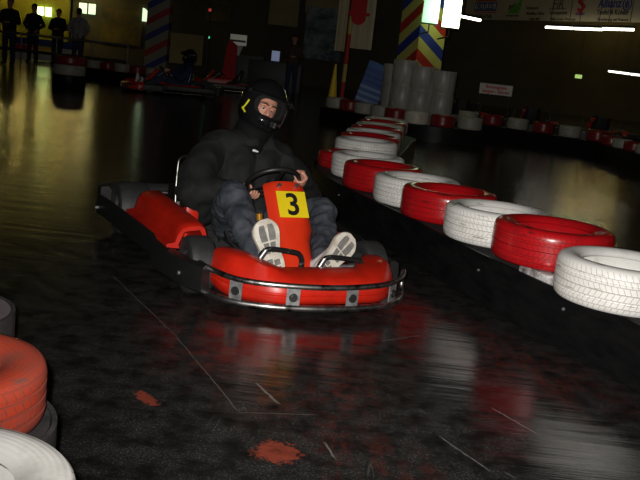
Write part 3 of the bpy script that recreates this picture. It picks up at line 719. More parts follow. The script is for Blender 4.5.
def shoe(root, heel, toe, nrm, W=0.112, full=True):
    heel, toe = Vector(heel), Vector(toe); l = (toe - heel); L_ = l.length; l.normalize()
    n = Vector(nrm); n = (n - l * n.dot(l)).normalized(); w = n.cross(l)
    # outline of the sole (along, half widths left/right)
    st = [(0.0, .20, .20), (0.03, .33, .33), (0.12, .40, .40), (0.25, .38, .40), (0.42, .36, .36), (0.58, .43, .42), (0.74, .50, .48), (0.86, .46, .44), (0.95, .32, .30), (1.0, .15, .15)]
    cu = catmull([(a * L_, b_ * W, 0) for a, b_, c_ in st], 4); cl = catmull([(a * L_, -c_ * W, 0) for a, b_, c_ in st], 4)
    out = cu + list(reversed(cl))
    def pt(p, k=1.0, h=0.0):
        cx = L_ * 0.5
        return heel + l * (cx + (p.x - cx) * k) + w * (p.y * k) + n * h
    bm = B(); loft(bm, [[pt(p, 0.97, 0.0) for p in out], [pt(p, 1.0, -0.004) for p in out], [pt(p, 1.0, -0.026) for p in out], [pt(p, 0.97, -0.032) for p in out]])
    sh = obj('shoe', bm, 'shoe_white', root, sharp=35)
    # upper
    bm = B(); P = lambda a, b_, h: heel + l * a * L_ + w * b_ - n * h
    rc(bm, P(0.14, 0, 0.05), 0.036, P(0.2, 0, 0.10), 0.040); rc(bm, P(0.14, 0, 0.05), 0.036, P(0.55, 0, 0.05), 0.040)
    rc(bm, P(0.55, 0.004, 0.05), 0.040, P(0.84, 0.0, 0.035), 0.036); rc(bm, P(0.25, 0, 0.09), 0.042, P(0.6, 0, 0.06), 0.034)
    rc(bm, P(0.2, 0, 0.09), 0.042, P(0.2, 0, 0.14), 0.040)
    bm = fuse(bm, 0.006, 4); obj('upper', bm, 'shoe_upper', sh)
    # grey rubber pads of the sole, split by the white cross
    def hw(a):
        for i in range(len(st) - 1):
            if st[i][0] <= a <= st[i + 1][0]:
                t = (a - st[i][0]) / (st[i + 1][0] - st[i][0]); return (st[i][1] + (st[i + 1][1] - st[i][1]) * t) * W
        return 0
    def pad(a0, a1, side, k=0.62, gap=0.05, n_=7, c0=0.0, c1=0.0):
        q = []
        for j in range(n_): a = a0 + (a1 - a0) * j / (n_ - 1); q.append((a * L_, side * max(0.004, hw(a) * k * (1 if a < 0.9 else (1 - a) / 0.1 * 0.6 + 0.4))))
        q += [(a1 * L_, side * (0.004 + c1)), (a0 * L_, side * (0.004 + c0))]
        bm = B(); prism(bm, q, l, w, n, heel + n * 0.0005, 0.004); obj('sole_pad', bm, 'sole_grey', sh, smooth=False)
    for sd in (-1, 1):
        pad(0.40, 0.585, sd, 0.52, c0=0.0, c1=0.0); pad(0.615, 0.90, sd, 0.60, c1=0.006)
    pad(0.09, 0.19, 1, 0.62); pad(0.09, 0.14, -1, 0.62); pad(0.22, 0.30, 1, 0.62); pad(0.17, 0.27, -1, 0.62)
    return sh

def make_driver(jacket='jacket', trousers='jeans', label='', near=True):
    vx = 0.0055 if near else 0.012
    hc = Vector((-0.475, 0.105, 0.885))
    roll = math.radians(17); yaw = math.radians(2); pit = math.radians(-4)
    Rm = Matrix.Rotation(yaw, 3, 'Z') @ Matrix.Rotation(-roll, 3, 'X') @ Matrix.Rotation(-pit, 3, 'Y')
    f, l, up = Rm @ Vector((1, 0, 0)), Rm @ Vector((0, 1, 0)), Rm @ Vector((0, 0, 1))
    rh, lh = Vector((-0.115, 0, 0)), None
    sw = Vector((0.045, 0.0, 0.506)); n = Vector((-0.62, 0, 0.785)).normalized(); v = Vector((0.785, 0, 0.62)).normalized(); u = Vector((0, 1, 0))
    aL, aR = math.radians(8), math.radians(238)
    eL = u * math.cos(aL) + v * math.sin(aL); pL = sw + eL * 0.145; tL = v * math.cos(aL) - u * math.sin(aL)
    eR = u * math.cos(aR) + v * math.sin(aR); pR = sw + eR * 0.145; tR = -(v * math.cos(aR) - u * math.sin(aR))
    wL = pL + n * 0.062 + eL * 0.045 - v * 0.045; wR = pR + n * 0.05 + eR * 0.055 - v * 0.04
    fc = hc + f * 0.004 - up * 0.012
    # ---- bare body, one continuous surface
    bm = B()
    head_shapes(bm, fc, f, l, up)
    rc(bm, fc - up * 0.07 - f * 0.02, 0.052, (-0.46, 0.06, 0.66), 0.058)
    rc(bm, (-0.47, 0.04, 0.55), 0.085, (-0.43, 0.02, 0.35), 0.08); rc(bm, (-0.43, 0.02, 0.35), 0.08, (-0.33, 0.0, 0.19), 0.08)
    rc(bm, (-0.46, 0.05, 0.6), 0.07, (-0.45, -0.17, 0.60), 0.05); rc(bm, (-0.46, 0.05, 0.6), 0.07, (-0.45, 0.235, 0.58), 0.05)
    chain(bm, [(-0.45, -0.18, 0.59), (-0.22, -0.345, 0.425), wR], [0.048, 0.038, 0.026])
    chain(bm, [(-0.45, 0.235, 0.57), (-0.25, 0.37, 0.40), wL], [0.048, 0.038, 0.026])
    kR, kL = Vector((0.13, -0.258, 0.438)), Vector((0.13, 0.285, 0.365))
    aRk, aLk = Vector((0.545, -0.235, 0.205)), Vector((0.56, 0.115, 0.17))
    chain(bm, [(-0.30, -0.09, 0.18), kR, aRk], [0.075, 0.05, 0.035]); chain(bm, [(-0.30, 0.09, 0.18), kL, aLk], [0.075, 0.05, 0.035])
    hand(bm, pL, tL, eL, n, wL); hand(bm, pR, tR, eR, n, wR)
    bm = fuse(bm, 0.0042 if near else 0.01, 2)
    P = obj('person', bm, 'skin', sharp=180)
    face_bits(P, fc, f, l, up)
    # ---- jacket
    bm = B()
    rc(bm, (-0.45, -0.05, 0.56), 0.135, (-0.44, -0.03, 0.36), 0.13); rc(bm, (-0.45, 0.12, 0.54), 0.13, (-0.44, 0.10, 0.36), 0.125)
    rc(bm, (-0.44, -0.03, 0.36), 0.13, (-0.35, -0.03, 0.2), 0.135); rc(bm, (-0.44, 0.1, 0.36), 0.125, (-0.35, 0.07, 0.2), 0.135)
    rc(bm, (-0.46, 0.05, 0.665), 0.098, (-0.455, -0.19, 0.625), 0.090); rc(bm, (-0.46, 0.06, 0.655), 0.092, (-0.45, 0.25, 0.595), 0.078)
    chain(bm, [(-0.455, -0.19, 0.612), (-0.335, -0.315, 0.50), (-0.235, -0.362, 0.40), wR.lerp(Vector((-0.22, -0.345, 0.40)), 0.12)], [0.098, 0.100, 0.092, 0.046])
    chain(bm, [(-0.45, 0.24, 0.572), (-0.35, 0.325, 0.47), (-0.25, 0.365, 0.39), wL.lerp(Vector((-0.25, 0.37, 0.40)), 0.16)], [0.082, 0.08, 0.072, 0.044])
    rc(bm, (-0.235, -0.375, 0.40), 0.090, (-0.32, -0.29, 0.27), 0.095)
    jb = fuse(bm, vx, 6, folds(0.017, 7.0, 3.0))
    J = obj('jacket', jb, jacket, P, sharp=180)
    bm = B()   # stand-up collar
    cc = Vector((-0.475, 0.050, 0.715)); secs = []
    for h, r in ((-0.08, 0.13), (-0.03, 0.118), (0.03, 0.113), (0.06, 0.112), (0.058, 0.098), (0.0, 0.085)):
        secs.append([cc + l * (r * math.sin(2 * PI * k / 28)) + f * (r * math.cos(2 * PI * k / 28)) + up * (h - 0.012 * math.cos(2 * PI * k / 28)) for k in range(28)])
    loft(bm, secs, cap=False); bmesh.ops.solidify(bm, geom=bm.faces[:], thickness=0.004); obj('collar', bm, jacket, J, sharp=180)
    if near:
        bm = B(); q = Vector((-0.335, 0.018, 0.632)); rc(bm, q, 0.011, q + Vector((0.0, 0.022, -0.006)), 0.007, (0.6, 1, 0.7)); obj('chest_logo', bm, 'white_logo', J)
    # ---- trousers
    bm = B()
    rc(bm, (-0.33, -0.07, 0.185), 0.118, (-0.33, 0.07, 0.185), 0.118)
    chain(bm, [(-0.30, -0.10, 0.19), (-0.08, -0.20, 0.325), kR, (0.34, -0.25, 0.31), aRk - Vector((0.03, 0.005, 0.0))], [0.11, 0.096, 0.081, 0.073, 0.060])
    chain(bm, [(-0.30, 0.10, 0.19), (-0.08, 0.21, 0.29), kL, (0.34, 0.21, 0.26), aLk - Vector((0.03, -0.015, -0.01))], [0.11, 0.094, 0.076, 0.070, 0.060])
    obj('jeans' if trousers == 'jeans' else 'trousers', fuse(bm, vx, 5, folds(0.014, 10.0, 8.0)), trousers, P, sharp=180)
    # ---- shoes
    shoe(P, (0.672, -0.192, 0.140), (0.618, -0.266, 0.410), (0.95, 0.02, 0.12), 0.142)
    shoe(P, (0.690, 0.040, 0.145), (0.612, 0.243, 0.330), (0.95, 0.05, 0.15), 0.138)
    # ---- helmet
    H = lambda a, b_, d: hc + f * a + l * b_ + up * d
    def shell(ra, rl, ru, azo, el0, el1, chin, cut, grow=0.0, na=144, ne=96):
        bm = B(); g = {}
        for i in range(na):
            az = 2 * PI * i / na - PI
            for j in range(ne + 1):
                el = -PI / 2 + 0.55 + (PI - 0.55) * j / ne
                x, y, z = math.cos(el) * math.cos(az), math.cos(el) * math.sin(az), math.sin(el)
                k = 1 + chin * max(0, math.cos(az)) ** 2 * max(0, min(1, (-el - 0.12) / 0.35)) * (1 if el > -1.0 else 1)
                k += grow
                g[i, j] = bm.verts.new(H(ra * x * k - 0.005, rl * y * k, ru * z * (1 + grow) * (1 if z > 0 else 1.02)))
        for i in range(na):
            az = 2 * PI * (i + 0.5) / na - PI
            for j in range(ne):
                el = -PI / 2 + 0.55 + (PI - 0.55) * (j + 0.5) / ne
                ec, eh = (el0 + el1) / 2, (el1 - el0) / 2
                if abs(math.degrees(az) / azo) ** 3.2 + abs((math.degrees(el) - ec) / eh) ** 3.2 < 1: continue
                try: bm.faces.new((g[i, j], g[(i + 1) % na, j], g[(i + 1) % na, j + 1], g[i, j + 1]))
                except ValueError: pass
        bmesh.ops.remove_doubles(bm, verts=bm.verts, dist=1e-5)
        bmesh.ops.delete(bm, geom=[v for v in bm.verts if not v.link_faces], context='VERTS')
        bmesh.ops.recalc_face_normals(bm, faces=bm.faces)
        bmesh.ops.solidify(bm, geom=bm.faces[:], thickness=0.010)
        return bm
    NA = (144, 96) if near else (64, 40)
    he = obj('helmet', shell(0.158, 0.146, 0.170, 49, -15, 25, 0.26, 0, na=NA[0], ne=NA[1]), 'helmet', P, sharp=50)
    obj('helmet_padding', shell(0.146, 0.134, 0.158, 38, -17, 22, 0.0, 0, na=NA[0], ne=NA[1]), 'padding', he, sharp=50)
    # peak
    bm = B(); secs = []
    for i in range(25):
        az = math.radians(-62 + 124 * i / 24); row = []
        for rr, zz in ((0.150, 0.086), (0.185, 0.084), (0.215, 0.070)):
            fall = 1 if rr < 0.14 else (math.cos(az * 0.9) ** 0.5 * 0.25 + 0.75)
            ex = rr * fall
            row.append(H(ex * math.cos(az) * 1.0, ex * math.sin(az) * 0.86, zz - 0.02 * (1 - math.cos(az))))
        secs.append(row)
    loft(bm, secs, closed_sec=False); bmesh.ops.recalc_face_normals(bm, faces=bm.faces); bmesh.ops.solidify(bm, geom=bm.faces[:], thickness=0.006); obj('helmet_peak', bm, 'helmet_matt', he, sharp=50)
    for b_ in (-1, 1):
        bm = B(); q = H(0.05, b_ * 0.138, 0.062); cyl(bm, q, q + l * b_ * 0.012, 0.014, 16); obj('peak_screw', bm, 'helmet_matt', he)
    if near:
        bm = B()
        for d in (-0.018, 0.0, 0.018):
            for b_ in (-0.045, -0.02, 0.02, 0.045):
                k = 1.30
                q = H(0.184 - abs(b_) * 0.5, b_, -0.078 + d * 0.6); box(bm, q, (0.012, 0.018, 0.007), 0.002, Rm @ Matrix.Rotation(-b_ * 6, 3, 'Z'))
        obj('chin_vent', bm, 'helmet_matt', he)
        # yellow angular mark on the side of the shell
        bm = B()
        def on(az, el, k=1.02):
            az, el = math.radians(az), math.radians(el); kk = k * (1 + 0.26 * max(0, math.cos(az)) ** 2 * max(0, min(1, (-el - 0.12) / 0.35)))
            return H(0.158 * math.cos(el) * math.cos(az) * kk - 0.005, 0.146 * math.cos(el) * math.sin(az) * kk, 0.170 * math.sin(el) * k)
        tube(bm, [on(-62, 2 - k * 2.2) .lerp(on(-75, -18), k / 8) for k in range(9)], 0.0055, 8)
        tube(bm, [on(-75, -18).lerp(on(-62, -24), k / 5) for k in range(6)], 0.0055, 8)
        obj('yellow_mark', bm, 'helmet_yellow', he)
    return P
driver = make_driver()
driver.location = KO; driver.rotation_euler = (0, 0, KTH)
tag(driver, 'person in black jacket, jeans and black helmet steering the number 3 kart', 'person')
# ------------------------------------------------------------------ the far end of the hall
def lamp_mat(name, col, s): return mat(name, (0.8, 0.8, 0.8), 0.4, emit=col, estr=s)
M['lamp_green'] = lamp_mat('lamp_green', (0.70, 1.0, 0.35), 5.0)
M['lamp_pale'] = lamp_mat('lamp_pale', (0.72, 1.0, 0.58), 1.25)
M['tube_white'] = lamp_mat('tube_white', (1.0, 0.93, 0.8), 5.0)
M['tube_low'] = lamp_mat('tube_low', (1.0, 0.93, 0.8), 2.5)
M['tube_warm'] = lamp_mat('tube_warm', (1.0, 0.72, 0.28), 2.2)
M['tube_gold'] = lamp_mat('tube_gold', (1.0, 0.76, 0.22), 34.0)
M['screen'] = lamp_mat('screen', (0.35, 0.45, 0.75), 0.22)
M['led_green'] = lamp_mat('led_green', (0.1, 0.9, 0.5), 0.8)
M['led_red'] = lamp_mat('led_red', (1.0, 0.05, 0.02), 0.25)
M['exit_green'] = lamp_mat('exit_green', (0.5, 0.8, 0.2), 0.7)
M['metal_dark'] = mat('metal_dark', (0.05, 0.05, 0.05), 0.5, 0.5)
M['rail_grey'] = mat('rail_grey', (0.14, 0.14, 0.12), 0.4, 0.4)
M['rail_black'] = mat('rail_black', (0.015, 0.015, 0.015), 0.5)
M['banner_cloth'] = mat('banner_cloth', (0.55, 0.47, 0.3), 0.8, var=0.12, vscale=1.5)
M['white_paint'] = mat('white_paint', (0.72, 0.7, 0.64), 0.5, var=0.25, vscale=3)
M['drum_white'] = mat('drum_white', (0.42, 0.4, 0.34), 0.4, var=0.35, vscale=5, stretch=(3, 3, 0.6))
M['red_cloth'] = mat('red_cloth', (0.55, 0.02, 0.02), 0.8, var=0.2)
M['red_paint'] = mat('red_paint', (0.6, 0.02, 0.015), 0.5)
M['blue_paint'] = mat('blue_paint', (0.03, 0.06, 0.3), 0.6, var=0.3, vscale=4)
M['blue_board'] = mat('blue_board', (0.05, 0.12, 0.32), 0.6, var=0.3, vscale=3)
M['green_paint'] = mat('green_paint', (0.12, 0.4, 0.03), 0.6)
M['navy'] = mat('navy', (0.02, 0.03, 0.09), 0.8, var=0.3)
M['grey_shirt'] = mat('grey_shirt', (0.38, 0.37, 0.36), 0.85, var=0.2)
M['dark_cloth'] = mat('dark_cloth', (0.016, 0.017, 0.018), 0.85, var=0.3)
M['brown_cloth'] = mat('brown_cloth', (0.09, 0.05, 0.035), 0.85, var=0.3)
M['denim'] = mat('denim', (0.035, 0.05, 0.1), 0.9, var=0.3)
M['hair_dark'] = mat('hair_dark', (0.02, 0.014, 0.01), 0.7)
M['cone_yellow'] = mat('cone_yellow', (0.75, 0.5, 0.02), 0.5)
M['blue_pale'] = mat('blue_pale', (0.2, 0.3, 0.5), 0.6, var=0.3)
M['dark_shoe'] = mat('dark_shoe', (0.02, 0.02, 0.02), 0.5)
ORD = 'first second third fourth fifth sixth seventh eighth ninth tenth eleventh twelfth thirteenth fourteenth fifteenth sixteenth'.split()

def stripes(name, k, period, cols, off=0.0):
    """painted diagonal bands round a column"""
    m = bpy.data.materials.new(name); m.use_nodes = True; nt = m.node_tree; L = nt.links; b = nt.nodes['Principled BSDF']; b.inputs['Roughness'].default_value = 0.6
    tc = nt.nodes.new('ShaderNodeTexCoord'); dp = nt.nodes.new('ShaderNodeVectorMath'); dp.operation = 'DOT_PRODUCT'
    L.new(tc.outputs['Object'], dp.inputs[0]); dp.inputs[1].default_value = (k[0] / period, k[1] / period, 1 / period)
    fr = nt.nodes.new('ShaderNodeMath'); fr.operation = 'FRACT'; ad = nt.nodes.new('ShaderNodeMath'); ad.operation = 'ADD'; L.new(dp.outputs['Value'], ad.inputs[0]); ad.inputs[1].default_value = off; L.new(ad.outputs[0], fr.inputs[0])
    r = nt.nodes.new('ShaderNodeValToRGB'); r.color_ramp.interpolation = 'CONSTANT'; L.new(fr.outputs[0], r.inputs[0])
    el = r.color_ramp.elements
    while len(el) < len(cols): el.new(0.5)
    for e, (p, c) in zip(el, cols): e.position = p; e.color = (*c, 1)
    L.new(r.outputs[0], b.inputs['Base Color']); return m
YE, RE, BL, WH = (0.5, 0.45, 0.11), (0.4, 0.025, 0.012), (0.02, 0.035, 0.22), (0.3, 0.27, 0.19)

def pole(a, b, r, name, material, parent=None, n=10):
    bm = B(); cyl(bm, a, b, r, n); return obj(name, bm, material, parent)

# ---- ceiling luminaires over the far half of the hall
for i, (x, y, zl) in enumerate([(-13.3, 35.7, 2.9), (-10.7, 35.7, 2.9), (-7.5, 33.5, ZC), (-2, 34, ZC), (4, 33, ZC), (10.5, 36, 5.0), (13.5, 30, ZC)]):
    t = empty('ceiling_light', (x, y, zl)); tag(t, 'long warm fluorescent fitting hung from the hall ceiling above the view', 'light', 'ceiling lights above the far end')
    bm = B(); box(bm, (0, 0, -0.06), (2.4, 0.22, 0.08), 0.01); obj('housing', bm, 'white_paint', t)
    for dx in (-0.9, 0.9) if zl < ZC else (): pole((dx, 0, -0.02), (dx, 0, ZC - zl), 0.012, 'hanger', 'metal_dark', t)
    bm = B(); cyl(bm, (-1.15, 0, -0.125), (1.15, 0, -0.125), 0.02, 10); obj('tube', bm, 'tube_gold' if i in (0, 1, 5, 6) else 'tube_warm', t)

# ---- wall lamps and lit windows at the left end
def wall_lamp(px, py, w, h, m, label, Y=36.45, quarter=False):
    p = at(px, py, Y); t = empty('wall_lamp', p); tag(t, label, 'lamp')
    bm = B()
    if quarter:
        pts = [(-w / 2, -h / 2), (w / 2, -h / 2), (w / 2, 0), (w * 0.3, h * 0.25), (-w * 0.1, h * 0.42), (-w / 2, h / 2)]
        prism(bm, pts, (1, 0, 0), (0, 0, 1), (0, 1, 0), (0, -0.06, 0), 0.07)
    else: box(bm, (0, -0.03, 0), (w, 0.08, h), 0.01)
    obj('diffuser', bm, m, t)
    bm = B(); box(bm, (0, 0.03, 0), (w * 0.7, 0.08, h * 0.7)); obj('back_plate', bm, 'metal_dark', t)
wall_lamp(40.8, 11, 0.22, 0.32, 'lamp_green', 'bright green white lamp just right of the second spectator’s head'.replace('’', "'"))
wall_lamp(48.6, 12, 0.22, 0.34, 'lamp_green', 'bright green white lamp, right one of the pair between two spectators')
wall_lamp(83.2, 8.2, 0.30, 0.40, 'lamp_pale', 'pale green lit panel partly behind the head of the spectator in light shirt', 36.85)
wall_lamp(92.3, 9.2, 0.27, 0.40, 'lamp_pale', 'pale green lit panel right of the spectator in light shirt', 36.85)
wall_lamp(146, 14.8, 0.26, 0.52, 'lamp_pale', 'quarter round green lit panel beside the striped pillar', 36.85, True)

# ---- spectators
def stander(px, Y, H, top, legs, label, face_cam=True, arms='down', hair=True):
    g = onz(px, 60, 0); x = at(px, 40, Y).x
    k = H / 1.75
    bm = B(); a = 0.0
    S = lambda v: Vector(v) * k
    f = Vector((0, -1, 0)) if face_cam else Vector((0, 1, 0)); l = Vector((1, 0, 0)) if face_cam else Vector((-1, 0, 0)); up = Vector((0, 0, 1))
    hc = S((0, 0, 1.63))
    head_shapes(bm, hc, f, l, up, k)
    rc(bm, S((0, 0, 1.54)), 0.052 * k, S((0, 0, 1.42)), 0.058 * k)
    chest = lambda u_, v_, z: (l * u_ + f * v_ + up * z) * k
    rc(bm, chest(-0.07, 0, 1.3), 0.10 * k, chest(-0.05, 0, 1.02), 0.10 * k); rc(bm, chest(0.07, 0, 1.3), 0.10 * k, chest(0.05, 0, 1.02), 0.10 * k)
    el = {'down': [(0.27, 0.0, 1.13), (0.27, 0.06, 0.87)], 'front': [(0.26, 0.02, 1.13), (0.08, 0.22, 1.12)], 'hip': [(0.30, -0.05, 1.14), (0.17, 0.07, 1.0)]}[arms]
    arm = []
    for s in (-1, 1):
        sh = chest(s * 0.17, 0, 1.38); e = chest(s * el[0][0], el[0][1], el[0][2]); w = chest(s * el[1][0], el[1][1], el[1][2])
        rc(bm, chest(0, 0, 1.40), 0.06 * k, sh, 0.052 * k)
        chain(bm, [sh, e, w], [0.047 * k, 0.038 * k, 0.025 * k]); arm.append((sh, e, w))
        d = (w - e).normalized(); sd = d.cross(f).normalized()
        rc(bm, w, 0.024 * k, w + d * 0.075 * k, 0.03 * k)
        for j in range(4): q = w + d * 0.085 * k + sd * (j - 1.5) * 0.018 * k; chain(bm, [q, q + d * 0.045 * k, q + d * 0.075 * k + f * 0.012], [0.010 * k, 0.009 * k, 0.0075 * k])
        q = w + d * 0.04 * k + f * 0.022 * k; chain(bm, [q, q + d * 0.03 * k + f * 0.022 * k, q + d * 0.06 * k + f * 0.02 * k], [0.011 * k, 0.010 * k, 0.008 * k])
        chain(bm, [chest(s * 0.085, 0, 0.95), chest(s * 0.10, 0.02, 0.50), chest(s * 0.11, -0.02, 0.09)], [0.085 * k, 0.052 * k, 0.035 * k])
        rc(bm, chest(s * 0.11, -0.03, 0.045), 0.035 * k, chest(s * 0.12, 0.14, 0.03), 0.028 * k)
    P = obj('person', fuse(bm, 0.012, 2), 'skin', loc=(x, Y, 0), sharp=180); tag(P, label, 'person', None)
    bm = B()
    for s in (-1, 1):
        rc(bm, chest(s * 0.08, 0, 1.32), 0.115 * k, chest(s * 0.06, 0, 0.95), 0.118 * k)
        sh, e, w = arm[0 if s < 0 else 1]
        rc(bm, chest(0, 0, 1.42), 0.07 * k, sh, 0.07 * k); chain(bm, [sh, e, e.lerp(w, 0.9)], [0.07 * k, 0.056 * k, 0.042 * k])
    obj('jacket', fuse(bm, 0.014, 3, folds(0.012, 6, px)), top, P, sharp=180)
    bm = B()
    rc(bm, chest(-0.06, 0, 0.95), 0.108 * k, chest(0.06, 0, 0.95), 0.108 * k)
    for s in (-1, 1): chain(bm, [chest(s * 0.085, 0, 0.95), chest(s * 0.10, 0.02, 0.50), chest(s * 0.11, -0.02, 0.10)], [0.10 * k, 0.072 * k, 0.062 * k])
    obj('trousers', fuse(bm, 0.014, 3, folds(0.008, 8, px)), legs, P, sharp=180)
    for s in (-1, 1):
        bm = B(); rc(bm, chest(s * 0.11, -0.05, 0.05), 0.046 * k, chest(s * 0.12, 0.16, 0.038), 0.036 * k, (1, 1, 1)); obj('shoe', bm, 'dark_shoe', P)
    bm = B(); rc(bm, hc - f * 0.02 * k + up * 0.045 * k, 0.088 * k, hc - f * 0.03 * k + up * 0.01 * k, 0.085 * k); obj('hair', fuse(bm, 0.012, 2), 'hair_dark', P, sharp=180)
    return P
stander(9, 26.0, 1.86, 'dark_cloth', 'navy', 'person in dark jacket at the left frame edge behind the railing', arms='front')
stander(33, 29.6, 1.84, 'dark_cloth', 'dark_cloth', 'person in black standing in front of the bright pair of wall lamps', True, 'hip')
stander(57.5, 29.8, 1.78, 'dark_cloth', 'dark_cloth', 'person in black with hands together, right of the lamp pair', True, 'front')
stander(78, 29.2, 1.86, 'grey_shirt', 'denim', 'person in light grey top, rightmost of the spectators at the railing', False, 'hip')
stander(295, 27.0, 1.74, 'brown_cloth', 'denim', 'person standing in the dark beside the snowy mural', True, 'front')

# ---- railing in front of the spectators
ra_, rb_ = at(-14, 29, 25.2), at(128, 47, 25.2)
za = 0.92
fe = empty('railing', (ra_.x, 25.2, 0)); tag(fe, 'grey metal railing in front of the spectators at the left end', 'railing')
wd = rb_.x - ra_.x
pole((0, 0, za), (wd, 0, za), 0.035, 'top_rail', 'rail_grey', fe)
pole((0, 0, 0.47), (wd, 0, 0.47), 0.04, 'lower_rail', 'rail_black', fe)
for i in range(5): x = wd * i / 4; pole((x, 0, 0), (x, 0, za), 0.025, 'post', 'rail_grey', fe)
# low advertising boards behind it
for px, w, c1, c2, lab in ((22, 0.8, 'blue_paint', 'red_paint', 'low blue and red board left of the second spectator'), (45.5, 0.66, 'blue_board', 'cone_yellow', 'low blue and yellow board between the second and third spectator'), (68, 0.7, 'blue_paint', 'white_paint', 'low blue and white board behind the spectator in light top')):
    p = at(px, 44, 31.2); t = empty('advertising_board', (p.x, 31.2, 0)); tag(t, lab, 'board')
    for z0, c in ((0.5, c1), (0.26, c2), (0.02, 'white_paint')):
        bm = B(); box(bm, (0, 0, z0 + 0.12), (w, 0.06, 0.235), 0.008); obj('panel', bm, c, t)

# ---- tyre rows
def tyre_row(pts, R, w, z, cols, labels, group, name_label, belt_side=1, off=None):
    P = [Vector((p.x, p.y, 0)) for p in pts]
    L_ = sum((P[i + 1] - P[i]).length for i in range(len(P) - 1)); n = max(2, int(L_ / (2 * R + 0.004)))
    Q = resample(P, n)
    for i, q in enumerate(Q):
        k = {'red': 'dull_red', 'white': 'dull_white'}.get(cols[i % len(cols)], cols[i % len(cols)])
        put_tyre(q.x, q.y, z, R, w, k, labels(i, k, n), group, seg=28)
    t = empty('track_barrier', (Q[0].x, Q[0].y, 0)); tag(t, name_label, 'barrier')
    o = Vector((-Q[0].x, -Q[0].y, 0)); ext = [Q[0] - (Q[1] - Q[0]).normalized() * R] + Q + [Q[-1] + (Q[-1] - Q[-2]).normalized() * R]
    for s, nm in ((1, 'front_belt'), (-1, 'back_belt')):
        pp = []
        for i, q in enumerate(ext):
            d = (ext[min(i + 1, len(ext) - 1)] - ext[max(i - 1, 0)]).normalized(); nrm = Vector((d.y, -d.x, 0)) * s
            pp.append(q + nrm * (R + 0.01) + o)
        bm = B(); belt_strip(bm, pp, 0, z - 0.004, 0.014); obj(nm, bm, 'belt', t)
    bm = B(); belt_strip(bm, [e + o for e in ext], z - 0.05, z - 0.006, 2 * R - 0.03); obj('top_plank', bm, 'plank', t)
    return Q
def lab(side, where):
    def f(i, k, n): return '%s tyre, %s from the %s end of the %s' % ('white' if k in ('white', 'cream', 'dull_white') else 'red', ORD[i] if i < 16 else 'sixteenth', side, where)
    return f
a, b_, c_ = at(80, 70, 23.9), at(122, 70, 23.2), at(186, 75, 22.4)
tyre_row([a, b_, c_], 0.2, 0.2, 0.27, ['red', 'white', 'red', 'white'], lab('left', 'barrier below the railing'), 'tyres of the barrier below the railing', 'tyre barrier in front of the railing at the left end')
# end of an island on the left: red tyre stacked on a white one over a round belt
p = onz(63.5, 88, 0); ip = Vector((p.x, p.y + 0.35, 0))
put_tyre(ip.x, ip.y, 0.26, 0.33, 0.215, 'dull_white', 'white tyre under a red one on the round black drum at left', 'tyres on the round drum', seg=48)
put_tyre(ip.x + 0.01, ip.y + 0.02, 0.475, 0.32, 0.17, 'dull_red', 'red tyre stacked on the white tyre on the round black drum', 'tyres on the round drum', seg=48)
bm = B(); lathe(bm, [(0.0001, 0), (0.335, 0), (0.345, 0.02), (0.34, 0.255), (0.0001, 0.255)], 40); o = obj('barrier_drum', bm, 'belt', loc=ip); tag(o, 'round black rubber drum under a white and a red tyre at left', 'drum')
# island round the chevron pillar
pts = [at(337, 104, 17.6), at(360, 108, 16.9), at(384, 112, 16.3), at(403, 118, 15.7), at(428, 121, 15.4), at(470, 123, 15.6)]
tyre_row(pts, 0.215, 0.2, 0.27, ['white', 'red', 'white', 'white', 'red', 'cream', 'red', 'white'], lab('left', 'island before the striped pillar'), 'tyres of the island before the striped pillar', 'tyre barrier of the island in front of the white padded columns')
# far right barrier
pts = [at(468, 118, 18.0), at(530, 124, 17.2), at(598, 134, 16.3)]
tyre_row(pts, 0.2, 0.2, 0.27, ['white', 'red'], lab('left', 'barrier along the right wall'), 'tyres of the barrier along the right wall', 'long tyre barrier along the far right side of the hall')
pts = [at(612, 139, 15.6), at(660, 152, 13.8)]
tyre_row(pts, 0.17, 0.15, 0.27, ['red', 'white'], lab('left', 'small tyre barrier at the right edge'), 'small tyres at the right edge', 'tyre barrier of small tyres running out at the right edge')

# ---- other karts
def place_kart(px, Y, deg, label, py=None):
    k = copy_tree(spare); k.location = (at(px, 80, Y).x, Y, 0); k.rotation_euler = (0, 0, math.radians(deg)); tag(k, label, 'go-kart'); return k
spare.location = (at(166, 80, 20.6).x, 20.6, 0); spare.rotation_euler = (0, 0, math.radians(205))
tag(spare, 'red go-kart with driver in blue, small in the dark at left', 'go-kart', 'other karts in the hall')
d2 = make_driver('navy', 'denim', near=False); d2.location = spare.location; d2.rotation_euler = spare.rotation_euler
tag(d2, 'driver in dark blue on the red kart far back at left', 'person')
tag(place_kart(222, 24.5, 190, 'red go-kart standing beside the red banner, far back'), None, None, 'other karts in the hall')
for i, (px, Y, dg) in enumerate(((464, 21.6, 88), (534, 20.9, 88), (604, 20.2, 88))):
    tag(place_kart(px, Y, dg, '%s from left of the karts parked behind the barrier along the right wall' % ORD[i]), None, None, 'karts parked on the right')

